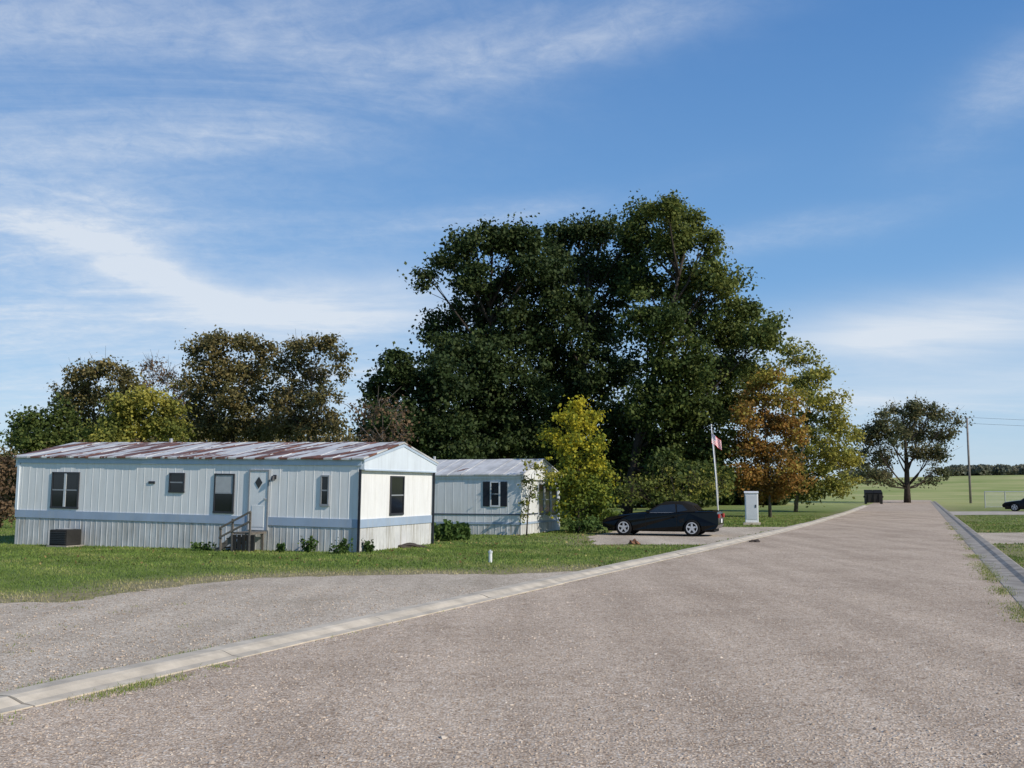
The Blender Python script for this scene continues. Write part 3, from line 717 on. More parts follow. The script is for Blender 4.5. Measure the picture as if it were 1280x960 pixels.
# ------------------------------------------------------------------ cars
def car(loc, rz, paint, label, soft, group):
    r = empty('parked_car', loc, (0, 0, rz)); tag(r, label, 'car', group)
    wx = (-1.42, 1.32); R_ = 0.33; RA = 0.37
    top = [(-2.30, 0.34), (-2.34, 0.50), (-2.29, 0.60), (-2.16, 0.68), (-1.6, 0.78), (-1.1, 0.845), (-0.72, 0.885), (0.3, 0.895), (1.2, 0.925), (1.6, 0.955), (2.1, 0.965), (2.29, 0.94), (2.335, 0.72), (2.33, 0.45), (2.24, 0.30)]
    bot = []
    for w in (wx[1], wx[0]):
        bot.append((w+RA+0.02, 0.22))
        for k in range(11):
            a = math.pi*k/10; bot.append((w+RA*math.cos(a), 0.29+RA*math.sin(a)))
        bot.append((w-RA-0.02, 0.22))
    prof = top+bot
    def taper(x, z):
        w = 0.905; ax = abs(x)
        if ax > 1.7: w -= 0.13*((ax-1.7)/0.64)**2
        if z > 0.62: w -= 0.05*((z-0.62)/0.36)
        if z < 0.3: w -= 0.03
        return w
    n = len(prof)
    def ring(sgn, inset): return [(x, sgn*(taper(x, z)-inset), z+(0.03 if inset and z > 0.66 and abs(x) < 2.2 and i_ < len(top) else 0)) for i_, (x, z) in enumerate(prof)]
    loops = [ring(-1, 0), ring(-1, 0.07), ring(-1, 0.45), ring(1, 0.45), ring(1, 0.07), ring(1, 0)]
    for li in (2, 3): loops[li] = [(x, y, z+(0.03 if (z > 0.68 and i_ < len(top)) else 0)) for i_, (x, y, z) in enumerate(loops[li])]
    vs = [v for l in loops for v in l]; fs = []
    for j in range(len(loops)-1):
        for i in range(n): fs.append((j*n+i, j*n+(i+1) % n, (j+1)*n+(i+1) % n, (j+1)*n+i))
    fs += [tuple(range(n)), tuple(range(6*n-1, 5*n-1, -1))]
    mb = MB(); mb.add(vs, fs); mb.build('body', paint, r, bevel=0.012)
    mb = MB(); mb.box(-2.15, 2.15, -0.62, 0.62, 0.17, 0.70); mb.build('underbody', M['black'], r)
    gp = [(-0.60, 0.90, .76), (0.0, 1.26, .62), (0.22, 1.35, .60), (0.95, 1.36, .60), (1.30, 1.24, .63), (1.55, 0.96, .72)] if soft else [(-0.95, 0.91, .78), (-0.25, 1.36, .62), (0.25, 1.42, .60), (0.9, 1.39, .60), (1.2, 1.30, .62), (1.75, 0.98, .72)]
    vs = []; fs = []
    for x, z, w in gp: vs += [(x, -w, z), (x, w, z), (x, -0.80, 0.87), (x, 0.80, 0.87)]
    m = len(gp)
    for i in range(m-1):
        a, b = i*4, i*4+4
        fs += [(a, b, b+1, a+1), (a+2, b+2, b, a), (a+1, b+1, b+3, a+3)]
    fs += [(0, 1, 3, 2), ((m-1)*4, (m-1)*4+2, (m-1)*4+3, (m-1)*4+1)]
    mb = MB(); mb.add(vs, fs); mb.build('soft_top' if soft else 'roof', M['fabric'] if soft else paint, r, bevel=0.02)
    def sidept(x, z, off=0.014):
        xs_ = [g[0] for g in gp]; zt = np.interp(x, xs_, [g[1] for g in gp]); wt = np.interp(x, xs_, [g[2] for g in gp])
        f = (z-0.87)/max(zt-0.87, 1e-3); return 0.80+(wt-0.80)*f+off
    for sg in (-1, 1):
        for poly in ([(-0.44, 0.93), (0.02, 1.20), (0.62, 1.26), (0.68, 0.94)], [(0.73, 0.945), (0.70, 1.25), (0.92, 1.23), (1.14, 1.02)]):
            mb = MB(); vs = [(x, sg*sidept(x, z), z) for x, z in poly]; mb.add(vs, [tuple(range(len(vs)))]); mb.build('side_window', M['carglass'], r)
        mb = MB(); pts = [(-0.62, 0.905), (-0.44, 0.908), (1.3, 0.935)]
        mb.tube([(x, sg*(sidept(x, z)+0.01), z) for x, z in pts], 0.011, 5); mb.build('window_trim', M['steel'], r)
    def slab(i, f0, f1, inset, name):
        a, b = gp[i], gp[i+1]; vs = []
        for f, sgn in ((f0, -1), (f0, 1), (f1, 1), (f1, -1)):
            x = a[0]+(b[0]-a[0])*f; z = a[1]+(b[1]-a[1])*f; w = a[2]+(b[2]-a[2])*f-inset
            nx_ = -(b[1]-a[1]); nz_ = (b[0]-a[0]); l_ = math.hypot(nx_, nz_)
            vs.append((x+nx_/l_*0.022, sgn*w, z+nz_/l_*0.022))
        mb = MB(); mb.add(vs, [(0, 1, 2, 3)]); mb.build(name, M['carglass'], r)
    slab(0, 0.06, 0.93, 0.05, 'windshield'); slab(4, 0.15, 0.85, 0.12, 'rear_window')
    for w in wx:
        for sg in (-1, 1):
            mb = MB(); y = sg*0.80; mb.lathe_y((w, y, R_), [(0.19, -0.1), (0.27, -0.11), (R_-0.01, -0.095), (R_, -0.06), (R_, 0.06), (R_-0.01, 0.095), (0.27, 0.11), (0.19, 0.1)], 28)
            wh = mb.build('wheel', M['black'], r, smoothf=True)
            mb = MB(); mb.lathe_y((w, y, R_), [(0.215, sg*0.108), (0.21, sg*0.04), (0.0, sg*0.04)], 24); mb.build('wheel_well', M['black'], wh)
            mb = MB(); mb.lathe_y((w, y, R_), [(0.225, sg*0.10), (0.225, sg*0.118), (0.19, sg*0.118), (0.19, sg*0.10)], 24)
            for k in range(5):
                a = 2*math.pi*k/5+0.3; ca, sa = math.cos(a), math.sin(a); hwid = 0.04
                pts = [(w+ca*0.0-sa*hwid, R_+sa*0.0+ca*hwid), (w+ca*0.2-sa*hwid*0.9, R_+sa*0.2+ca*hwid*0.9), (w+ca*0.2+sa*hwid*0.9, R_+sa*0.2-ca*hwid*0.9), (w+ca*0.0+sa*hwid, R_+sa*0.0-ca*hwid)]
                mb.prism(pts, 'y', y+sg*0.06, y+sg*(0.105+0.001*k))
            mb.build('rim', M['rim'], wh)
    for sg in (-1, 1):
        mb = MB(); mb.add([(-2.335, sg*0.42, 0.56), (-2.30, sg*0.74, 0.56), (-2.22, sg*0.78, 0.64), (-2.285, sg*0.42, 0.635), (-2.20, sg*0.55, 0.58)], [(0, 1, 2, 3), (0, 3, 4), (1, 2, 4)])
        mb.build('headlight', M['lamp'], r)
        mb = MB()
        y0, y1 = sorted((sg*0.42, sg*0.76)); mb.box(2.33, 2.362, y0, y1, 0.72, 0.88)
        for k in range(3): y0, y1 = sorted((sg*(0.425+k*0.115), sg*(0.425+k*0.115+0.095))); mb.box(2.363, 2.372, y0, y1, 0.73, 0.87)
        mb.build('taillight', M['red'], r)
        mb = MB(); y0, y1 = sorted((sg*0.86, sg*1.02)); mb.box(-0.48, -0.34, y0, y1, 0.90, 1.01); mb.build('side_mirror', paint, r, bevel=0.03)
        yy = sg*0.912; ya, yb = sorted((yy, yy-sg*0.02))
        for xq in (-0.52, 0.72):
            mb = MB(); mb.box(xq, xq+0.013, ya, yb, 0.32, 0.86); mb.build('door_seam', M['black'], r)
        mb = MB(); ya, yb = sorted((yy, yy+sg*0.012)); mb.box(0.45, 0.62, ya, yb, 0.72, 0.745); mb.build('door_handle', paint, r)
        mb = MB(); mb.prism([(0.80, 0.62), (1.02, 0.72), (1.02, 0.56), (0.86, 0.52)], 'y', *sorted((yy-sg*0.01, yy+sg*0.004))); mb.build('side_scoop', M['black'], r)
    mb = MB(); mb.box(2.345, 2.36, -0.16, 0.16, 0.52, 0.68); mb.build('licence_plate', M['white'], r)
    mb = MB(); mb.box(-2.36, -2.335, -0.36, 0.36, 0.48, 0.57); mb.build('grille', M['black'], r)
    return r
gc = G(829, 669)
car((gc.x, gc.y, 0.006), Rd(-20), M['paint'], 'black two-door convertible with closed soft top on the gravel pad', True, 'parked cars')
gc = P(1292, 600, 82); car((gc.x, 82, 0.006), Rd(-32), M['paint2'], 'dark car cut off by the right edge, parked by the chain fence', False, 'parked cars')
# ------------------------------------------------------------------ flagpole and flag
gb = G(899, 659); fp = empty('flagpole', gb); tag(fp, 'thin white flagpole standing behind the black convertible', 'flagpole')
tp_ = P(889, 533, gb.y)-gb
mb = MB(); mb.tube([(0, 0, -0.05), tp_*0.5+Vector((0.03, 0, 0)), tp_], [0.040, 0.034, 0.022], 10); mb.build('pole', M['white'], fp, smoothf=True)
mb = MB(); mb.tube([tp_, tp_+Vector((0, 0, .03)), tp_+Vector((0, 0, .08)), tp_+Vector((0, 0, .12))], [0.02, 0.05, 0.05, 0.01], 10); mb.build('finial', M['rim'], fp, smoothf=True)
mb = MB(); mb.tube([tp_*0.96+Vector((0.06, -0.03, 0)), tp_*0.3+Vector((0.08, -0.03, 0)), tp_*0.25+Vector((0.05, -0.03, 0))], 0.006, 4); mb.build('rope', M['white'], fp)
m, nt, b = new_mat('flag_cloth')
uv = N(nt, 'ShaderNodeTexCoord'); sx = N(nt, 'ShaderNodeSeparateXYZ'); nt.links.new(uv.outputs['UV'], sx.inputs[0])
st_ = math_(nt, 'GREATER_THAN', math_(nt, 'MODULO', math_(nt, 'MULTIPLY', sx.outputs[1], 13.0), 2.0), 1.0)
cst = mixc(nt, st_, (0.60, 0.02, 0.03), (0.85, 0.85, 0.85))
ct = math_(nt, 'MULTIPLY', math_(nt, 'LESS_THAN', sx.outputs[0], 0.4), math_(nt, 'GREATER_THAN', sx.outputs[1], 0.4615))
vo = N(nt, 'ShaderNodeTexVoronoi'); vo.inputs['Scale'].default_value = 16; vo.inputs['Randomness'].default_value = 0; nt.links.new(uv.outputs['UV'], vo.inputs['Vector'])
star = math_(nt, 'LESS_THAN', vo.outputs['Distance'], 0.28)
cc = mixc(nt, star, (0.02, 0.03, 0.16), (0.75, 0.75, 0.75))
nt.links.new(mixc(nt, ct, cst, cc), b.inputs['Base Color']); b.inputs['Roughness'].default_value = 0.8
M['flag'] = m
top_w = gb+tp_*0.93; fl_w, fl_h = 0.8, 0.48
nu, nv = 24, 14; vs = []; fs = []; uvs = []
for j in range(nv+1):
    for i in range(nu+1):
        u = i/nu; v = j/nv
        x = -0.03+0.50*u; z = -(1-v)*fl_h-0.36*u**1.2
        y = -0.04+0.05*math.sin(u*11+v*1.5)*(0.2+u)
        vs.append((x, y, z)); uvs.append((u, v))
for j in range(nv):
    for i in range(nu): a0 = j*(nu+1)+i; fs.append((a0, a0+1, a0+nu+2, a0+nu+1))
me = bpy.data.meshes.new('flag'); me.from_pydata(vs, [], fs); ul = me.uv_layers.new(name='UVMap')
for lp in me.loops: ul.data[lp.index].uv = uvs[lp.vertex_index]
for p in me.polygons: p.use_smooth = True
me.materials.append(M['flag']); fo = bpy.data.objects.new('flag', me); C.objects.link(fo); fo.location = top_w; fo.rotation_euler = (0, 0, Rd(15))
tag(fo, 'small red, white and blue flag hanging limp from the thin white pole', 'flag')
# ------------------------------------------------------------------ utility cabinet
gb = G(940, 656); cb = empty('utility_cabinet', gb, (0, 0, Rd(-12))); tag(cb, 'white upright metal utility cabinet on the grass beside the kerb', 'utility cabinet')
wd = 16*gb.y/F/2; hh = 39*gb.y/F
mb = MB(); mb.box(-wd, wd, -0.22, 0.22, 0.12, hh); mb.build('cabinet', M['white'], cb, bevel=0.02)
mb = MB(); mb.prism([(-0.27, hh), (0.26, hh), (0.26, hh+0.1), (-0.27, hh+0.03)], 'x', -wd-0.03, wd+0.03); mb.build('lid', M['white'], cb)
mb = MB(); mb.box(-wd+0.06, wd-0.06, -0.237, -0.222, 0.3, hh-0.1); dr = mb.build('door', M['frame_lt'], cb)
mb = MB(); mb.box(wd-0.16, wd-0.1, -0.26, -0.238, hh*0.55, hh*0.55+0.14); mb.build('latch', M['frame_dk'], dr)
mb = MB(); mb.box(-wd-0.1, wd+0.1, -0.32, 0.32, -0.03, 0.12); mb.build('base', M['concrete'], cb)
# ------------------------------------------------------------------ pipe, leaf heap, clod
gb = G(613, 703); pp = empty('cleanout_pipe', gb); tag(pp, 'short white pipe sticking up from the lawn in front of the homes', 'pipe')
mb = MB(); mb.tube([(0, 0, -0.05), (0, 0, 0.24)], 0.045, 14); mb.build('pipe', M['white'], pp)
mb = MB(); mb.tube([(0, 0, 0.24), (0, 0, 0.29)], 0.058, 14); mb.box(-0.02, 0.02, -0.02, 0.02, 0.29, 0.32); mb.build('cap', M['frame_lt'], pp)
def lump(name, loc, sx_, sy_, sz_, mat, label, cat, seed):
    bm = bmesh.new(); bmesh.ops.create_icosphere(bm, subdivisions=3, radius=1); r_ = random.Random(seed)
    ph = [r_.uniform(0, 6) for _ in range(6)]
    for v in bm.verts:
        n_ = 1+0.22*math.sin(v.co.x*4+ph[0])*math.sin(v.co.y*5+ph[1])+0.18*math.sin(v.co.z*6+v.co.x*7+ph[2])+r_.uniform(-.1, .1)
        v.co = Vector((v.co.x*sx_*n_, v.co.y*sy_*n_, max(v.co.z, -0.3)*sz_*n_))
    me = bpy.data.meshes.new(name); bm.to_mesh(me); bm.free(); me.materials.append(mat)
    o = bpy.data.objects.new(name, me); C.objects.link(o); o.location = loc; tag(o, label, cat); return o
g_ = G(793, 681); lump('leaf_heap', (g_.x, g_.y, 0.03), 0.17, 0.13, 0.14, M['brown'], 'small rust-brown heap of leaves at the edge of the car pad', 'leaf heap', 3)
g_ = G(943, 678); lump('dirt_clod', (g_.x, g_.y, 0.02), 0.20, 0.12, 0.08, M['clod'], 'small dark clod lying on the gravel road beside the kerb', 'clod', 5)
g_ = G(507, 684); lump('dirt_mound', (g_.x, g_.y-0.1, 0.0), 0.6, 0.3, 0.12, M['clod'], 'low dark dirt mound by the skirting below the end window', 'mound', 8)
# ------------------------------------------------------------------ dumpster
gb = G(1092, 630); dm = empty('dumpster', gb, (0, 0, Rd(-15))); tag(dm, 'dark metal dumpster at the far end of the road', 'dumpster')
mb = MB(); mb.prism([(-0.75, 0.15), (0.75, 0.15), (0.85, 1.35), (0.85, 1.6), (-0.85, 1.25), (-0.85, 1.2)], 'x', -0.98, 0.98); mb.build('bin', M['dump'], dm)
for sg in (-1, 1):
    mb = MB(); x0, x1 = sorted((sg*0.02, sg*0.98)); mb.prism([(-0.9, 1.27), (0.86, 1.63), (0.86, 1.69), (-0.9, 1.33)], 'x', x0, x1); mb.build('lid', M['black'], dm)
    mb = MB(); x0, x1 = sorted((sg*0.985, sg*1.1)); mb.box(x0, x1, -0.5, 0.5, 0.75, 0.95); mb.build('lift_pocket', M['dump'], dm)
    mb = MB(); x0, x1 = sorted((sg*0.78, sg*0.98)); mb.box(x0, x1, -0.6, 0.6, 0, 0.15); mb.build('skid', M['dump'], dm)
for k in (-0.6, 0, 0.6):
    mb = MB(); mb.box(k-0.04, k+0.04, -0.9, -0.79, 0.2, 1.2); mb.build('rib', M['dump'], dm)
# ------------------------------------------------------------------ utility pole, wires
Yp = 125; pb = P(1213, 620, Yp); pb.z = 0; up = empty('utility_pole', pb); tag(up, 'tall wooden utility pole on the field at the right', 'utility pole')
ht = P(1213, 522, Yp).z
mb = MB(); mb.tube([(0, 0, -0.2), (0.02, 0, ht)], [0.15, 0.11], 10); mb.build('pole', M['pole'], up, smoothf=True)
for zq in (ht-0.1, ht-0.85):
    mb = MB(); mb.tube([(0.12, -0.06, zq), (0.28, -0.06, zq), (0.30, -0.06, zq+0.12)], [0.03, 0.04, 0.05], 8); mb.build('insulator', M['steel'], up)
for k, (dz, lb) in enumerate(((0.02, 'upper power line running right from the utility pole'), (-0.73, 'lower power line running right from the utility pole'))):
    a_ = pb+Vector((0.30, -0.06, ht+dz)); b_ = Vector((pb.x+70, pb.y+12, ht+dz)); pts = []
    for i in range(21):
        t = i/20; p_ = a_.lerp(b_, t); p_.z -= 4*t*(1-t)*0.6; pts.append(p_)
    mb = MB(); mb.tube(pts, 0.014, 4); tag(mb.build('power_line', M['black']), lb, 'wire', 'power lines')
Yf = 96; x0 = P(1231, 620, Yf).x; fn = empty('chain_fence', (x0, Yf, 0), (0, 0, Rd(4))); tag(fn, 'grey chain link fence at the right edge beyond the driveways', 'fence')
fL = 16
for k in range(9): mb = MB(); mb.tube([(k*2, 0, -0.05), (k*2, 0, 1.6)], 0.045, 8); mb.build('post', M['steel'], fn)
for zq, rq in ((1.56, 0.038), (0.1, 0.02)):
    mb = MB(); mb.tube([(0, 0, zq), (fL, 0, zq)], rq, 6); mb.build('rail', M['steel'], fn)
mb = MB(); k = -1.5
while k < fL:
    a0 = max(k, 0); a1 = min(k+1.45, fL)
    if a1 > a0: mb.tube([(a0, 0, 0.1+a0-k), (a1, 0, 0.1+a1-k)], 0.006, 3, False); mb.tube([(a0, 0.012, 1.55-(a0-k)), (a1, 0.012, 1.55-(a1-k))], 0.006, 3, False)
    k += 0.16
mb.build('wire_mesh', M['steel'], fn)
# ------------------------------------------------------------------ trees
G_big = 'tall dark trees behind the homes'; G_left = 'trees behind the long home'
make_tree('shade_tree', 'dark lower tree at the left end of the tall tree group, above the grey home', 'tree', 505, 64,
  [(495, 452, 22, 22), (478, 495, 24, 26), (525, 478, 34, 36), (500, 535, 45, 30), (545, 525, 38, 40), (465, 545, 22, 24), (560, 470, 26, 30), (570, 560, 40, 24), (520, 565, 40, 20)], M['l_dark'], group=G_big, seed=11, tr=0.28, dens=3.0, cr=0.62, leaf=0.2, lpc=100)
make_tree('shade_tree', 'tall dark green tree with a notched left side behind the two homes', 'tree', 635, 70,
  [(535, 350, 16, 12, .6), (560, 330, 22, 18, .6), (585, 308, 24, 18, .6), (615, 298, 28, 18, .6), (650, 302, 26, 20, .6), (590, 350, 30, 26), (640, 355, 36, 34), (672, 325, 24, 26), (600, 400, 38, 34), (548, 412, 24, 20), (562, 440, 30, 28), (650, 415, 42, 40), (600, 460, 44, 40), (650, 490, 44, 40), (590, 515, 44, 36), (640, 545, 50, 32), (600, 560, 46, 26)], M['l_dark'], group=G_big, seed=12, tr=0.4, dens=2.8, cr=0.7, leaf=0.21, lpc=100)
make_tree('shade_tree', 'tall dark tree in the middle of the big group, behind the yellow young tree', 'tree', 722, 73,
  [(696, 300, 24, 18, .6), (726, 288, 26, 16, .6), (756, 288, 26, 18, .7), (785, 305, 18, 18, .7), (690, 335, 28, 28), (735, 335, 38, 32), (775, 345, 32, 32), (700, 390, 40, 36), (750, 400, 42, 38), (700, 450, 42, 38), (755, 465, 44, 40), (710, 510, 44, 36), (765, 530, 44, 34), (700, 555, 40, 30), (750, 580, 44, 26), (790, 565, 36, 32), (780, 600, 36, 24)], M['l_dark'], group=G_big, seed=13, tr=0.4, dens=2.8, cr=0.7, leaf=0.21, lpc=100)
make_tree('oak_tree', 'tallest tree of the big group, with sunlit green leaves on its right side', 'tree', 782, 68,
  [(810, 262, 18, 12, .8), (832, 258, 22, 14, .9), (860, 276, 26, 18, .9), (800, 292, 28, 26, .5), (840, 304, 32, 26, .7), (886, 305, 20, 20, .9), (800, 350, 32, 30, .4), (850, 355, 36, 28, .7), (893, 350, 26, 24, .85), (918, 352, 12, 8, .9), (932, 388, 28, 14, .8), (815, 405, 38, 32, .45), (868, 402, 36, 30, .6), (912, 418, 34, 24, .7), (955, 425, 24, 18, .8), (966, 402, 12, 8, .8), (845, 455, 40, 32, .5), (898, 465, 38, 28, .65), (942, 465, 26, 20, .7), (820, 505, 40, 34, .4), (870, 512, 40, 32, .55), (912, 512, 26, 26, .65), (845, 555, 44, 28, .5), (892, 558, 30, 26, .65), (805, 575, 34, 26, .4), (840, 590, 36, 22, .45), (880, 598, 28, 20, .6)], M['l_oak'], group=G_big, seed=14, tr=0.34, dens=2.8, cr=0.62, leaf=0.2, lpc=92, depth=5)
make_tree('understory_tree', 'thin yellowish low tree under the tall group, behind the black convertible', 'tree', 850, 60,
  [(800, 612, 24, 16, .3), (826, 600, 22, 18, .5), (868, 604, 24, 18, .6), (845, 626, 24, 10, .3), (902, 608, 18, 20, .7), (780, 612, 22, 18, .3)], M['l_yg'], seed=15, tr=0.07, dens=1.5, cr=0.42, leaf=0.15, lpc=36, twigs=1)
make_tree('brown_tree', 'small thin brown tree rising behind the right end of the rusty roof', 'tree', 482, 52,
  [(440, 515, 14, 12, .8), (460, 520, 14, 14), (478, 505, 14, 14), (498, 512, 16, 16, .7), (470, 545, 22, 18), (505, 540, 18, 18), (490, 565, 26, 18)], M['l_brown'], bark='bark2', seed=16, tr=0.08, dens=1.3, cr=0.45, leaf=0.14, lpc=22, twigs=1)
make_tree('young_tree', 'small bright yellow-green tree at the end of the grey home', 'tree', 722, 43.5,
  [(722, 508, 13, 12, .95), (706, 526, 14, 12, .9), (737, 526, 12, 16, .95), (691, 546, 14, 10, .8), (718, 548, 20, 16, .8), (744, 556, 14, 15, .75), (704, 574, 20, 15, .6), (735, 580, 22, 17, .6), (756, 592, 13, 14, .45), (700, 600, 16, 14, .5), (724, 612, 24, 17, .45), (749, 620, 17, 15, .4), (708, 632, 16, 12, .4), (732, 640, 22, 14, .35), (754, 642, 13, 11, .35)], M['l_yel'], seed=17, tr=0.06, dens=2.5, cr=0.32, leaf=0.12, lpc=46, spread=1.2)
make_tree('maple_tree', 'orange-brown autumn tree beside the kerb behind the utility cabinet', 'tree', 962, 66,
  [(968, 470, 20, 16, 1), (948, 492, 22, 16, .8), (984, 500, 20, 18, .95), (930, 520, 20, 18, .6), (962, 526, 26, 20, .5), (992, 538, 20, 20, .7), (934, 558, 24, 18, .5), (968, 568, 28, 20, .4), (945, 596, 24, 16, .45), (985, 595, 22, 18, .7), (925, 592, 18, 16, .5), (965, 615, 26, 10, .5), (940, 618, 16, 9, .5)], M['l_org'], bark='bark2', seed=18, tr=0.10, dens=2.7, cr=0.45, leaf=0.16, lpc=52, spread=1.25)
make_tree('ash_tree', 'loose yellow-green tree just right of the orange-brown tree', 'tree', 994, 80,
  [(985, 436, 14, 12, .6), (1003, 448, 20, 14, .8), (1024, 472, 18, 14, .85), (1000, 485, 24, 18, .5), (1034, 502, 22, 16, .8), (1010, 528, 26, 20, .5), (1047, 530, 20, 16, .9), (1066, 545, 12, 12, .9), (1030, 560, 28, 18, .75), (1000, 570, 24, 20, .4), (1055, 575, 22, 14, .85), (1020, 595, 28, 16, .6), (1050, 605, 22, 14, .75), (990, 600, 18, 20, .4), (1068, 570, 8, 10, 1), (1010, 615, 26, 10, .5)], M['l_yg'], bark='bark2', seed=19, tr=0.14, dens=2.4, cr=0.55, leaf=0.19, lpc=50, spread=1.3)
make_tree('lone_tree', 'lone spreading tree at the far end of the road', 'tree', 1134, 130,
  [(1148, 508, 16, 8), (1128, 514, 20, 10), (1100, 528, 18, 12), (1165, 516, 20, 10), (1187, 524, 12, 10, .6), (1084, 545, 16, 14), (1112, 546, 24, 14), (1150, 540, 28, 15), (1182, 545, 14, 12), (1078, 572, 16, 14), (1100, 572, 18, 12), (1166, 570, 18, 12), (1145, 563, 14, 10), (1080, 594, 14, 10), (1100, 598, 12, 8), (1172, 588, 12, 10), (1160, 600, 10, 7)], M['l_dist'], seed=20, tr=0.38, dens=2.0, cr=0.8, leaf=0.25, lpc=68, spread=1.4, twigs=1)
make_tree('background_tree', 'dark rounded tree at the far left beyond the long home', 'tree', 52, 82,
  [(25, 535, 16, 14), (48, 525, 20, 14), (75, 520, 15, 14, .6), (40, 550, 28, 14), (72, 545, 18, 16), (15, 552, 12, 10)], M['l_oak'], group=G_left, seed=21, tr=0.2, dens=2.4, cr=0.62, leaf=0.22, lpc=75)
make_tree('background_tree', 'olive tree with bare twigs second from the left behind the rusty roof', 'tree', 118, 92,
  [(95, 468, 18, 14), (122, 460, 20, 12), (150, 468, 18, 13), (100, 498, 26, 18), (140, 500, 26, 20), (115, 530, 34, 20), (88, 520, 18, 18), (70, 495, 10, 12), (165, 490, 14, 16)], M['l_olive'], group=G_left, seed=22, tr=0.2, dens=2.6, cr=0.65, leaf=0.23, lpc=46, twigs=1, spread=1.3)
make_tree('bare_tree', 'nearly bare reddish-brown tree between the yellow-green and the tall olive trees', 'tree', 205, 95,
  [(190, 462, 14, 22), (208, 470, 14, 18), (225, 492, 14, 16), (182, 490, 14, 16), (212, 515, 24, 20), (230, 520, 18, 18)], M['l_brown'], bark='bark2', group=G_left, seed=23, tr=0.14, dens=1.8, cr=0.6, leaf=0.19, lpc=28, twigs=3)
make_tree('background_tree', 'yellow-green rounded tree just above the left part of the rusty roof', 'tree', 182, 76,
  [(160, 506, 22, 16, .8), (188, 500, 22, 15, .9), (212, 513, 18, 16, .8), (145, 530, 20, 16, .7), (175, 530, 30, 18, .7), (212, 538, 22, 16, .65), (120, 540, 18, 14, .7), (135, 552, 24, 12, .6)], M['l_yg'], group=G_left, seed=24, tr=0.15, dens=2.8, cr=0.55, leaf=0.2, lpc=68)
make_tree('background_tree', 'tall broad olive-brown tree above the middle of the rusty roof', 'tree', 290, 88,
  [(248, 438, 17, 14), (272, 428, 20, 12), (305, 428, 22, 12), (335, 440, 16, 14), (245, 468, 22, 20), (280, 460, 26, 22), (318, 468, 26, 22), (255, 502, 30, 22), (300, 502, 32, 22), (340, 495, 18, 22), (280, 535, 46, 20), (240, 530, 20, 18), (330, 535, 26, 18)], M['l_olive'], group=G_left, seed=25, tr=0.26, dens=2.8, cr=0.66, leaf=0.22, lpc=56, spread=1.3)
make_tree('background_tree', 'olive-brown tree with a thin open right side above the right part of the rusty roof', 'tree', 382, 84,
  [(372, 436, 18, 12), (400, 430, 20, 10), (422, 448, 14, 14), (358, 460, 18, 18), (390, 465, 24, 18), (430, 470, 9, 9), (365, 498, 28, 20), (405, 500, 20, 20), (385, 530, 36, 20), (415, 525, 12, 14), (350, 530, 26, 20)], M['l_olive'], bark='bark2', group=G_left, seed=26, tr=0.2, dens=2.4, cr=0.6, leaf=0.21, lpc=48, twigs=1, spread=1.3)
make_tree('shrub', 'dark reddish shrub at the left edge beside the long home', 'shrub', 2, 48,
  [(4, 590, 14, 20), (-14, 600, 16, 24), (10, 625, 12, 22), (-8, 640, 18, 14), (4, 575, 10, 10)], M['l_brown'], seed=27, tr=0.06, dens=2.0, cr=0.4, leaf=0.13, lpc=60)
def woods(name, label, segs, mat, seed, leaf, density, step=3.5, wide=1.0):
    rng = np.random.default_rng(seed); V = []; T = []
    for (px0, px1, y0, ytop, var) in segs:
        n = int((px1-px0)/step)
        for k in range(n):
            px = rng.uniform(px0, px1); Yk = y0*rng.uniform(0.96, 1.06)
            tz = P(px, ytop+rng.uniform(-var, var), Yk).z; x = P(px, 600, Yk).x; gz = float(H(x, Yk))
            hz = max(tz-gz, 1.0); r = hz*rng.uniform(0.35, 0.55)*wide; m = int(density)
            d = unit(rng.normal(size=(m, 3))); p = np.array([x, Yk, gz+hz*0.48])+d*(rng.random(m)**0.4)[:, None]*np.array([r, r, hz*0.52])
            V.append(leaf_verts(p, unit(d+rng.normal(size=(m, 3))*0.7), leaf*Yk/100, rng)); T.append(np.clip(rng.normal(0, 0.12, m)+rng.uniform(0.2, 0.9), 0, 1))
    o = np_mesh(name, np.concatenate(V), 4, mat, np.concatenate(T)); tag(o, label, 'woods', kind='stuff')
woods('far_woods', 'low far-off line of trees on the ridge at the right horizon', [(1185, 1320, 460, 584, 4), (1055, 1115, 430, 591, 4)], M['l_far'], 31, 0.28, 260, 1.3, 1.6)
woods('shaded_thicket', 'dark thicket filling the ground behind the tall trees and homes', [(440, 880, 100, 560, 12), (880, 985, 115, 600, 8)], M['l_dark'], 32, 0.42, 520)
woods('olive_thicket', 'dull olive thicket low behind the long home', [(-60, 60, 105, 560, 10), (60, 450, 110, 535, 12)], M['l_olive'], 33, 0.36, 420)
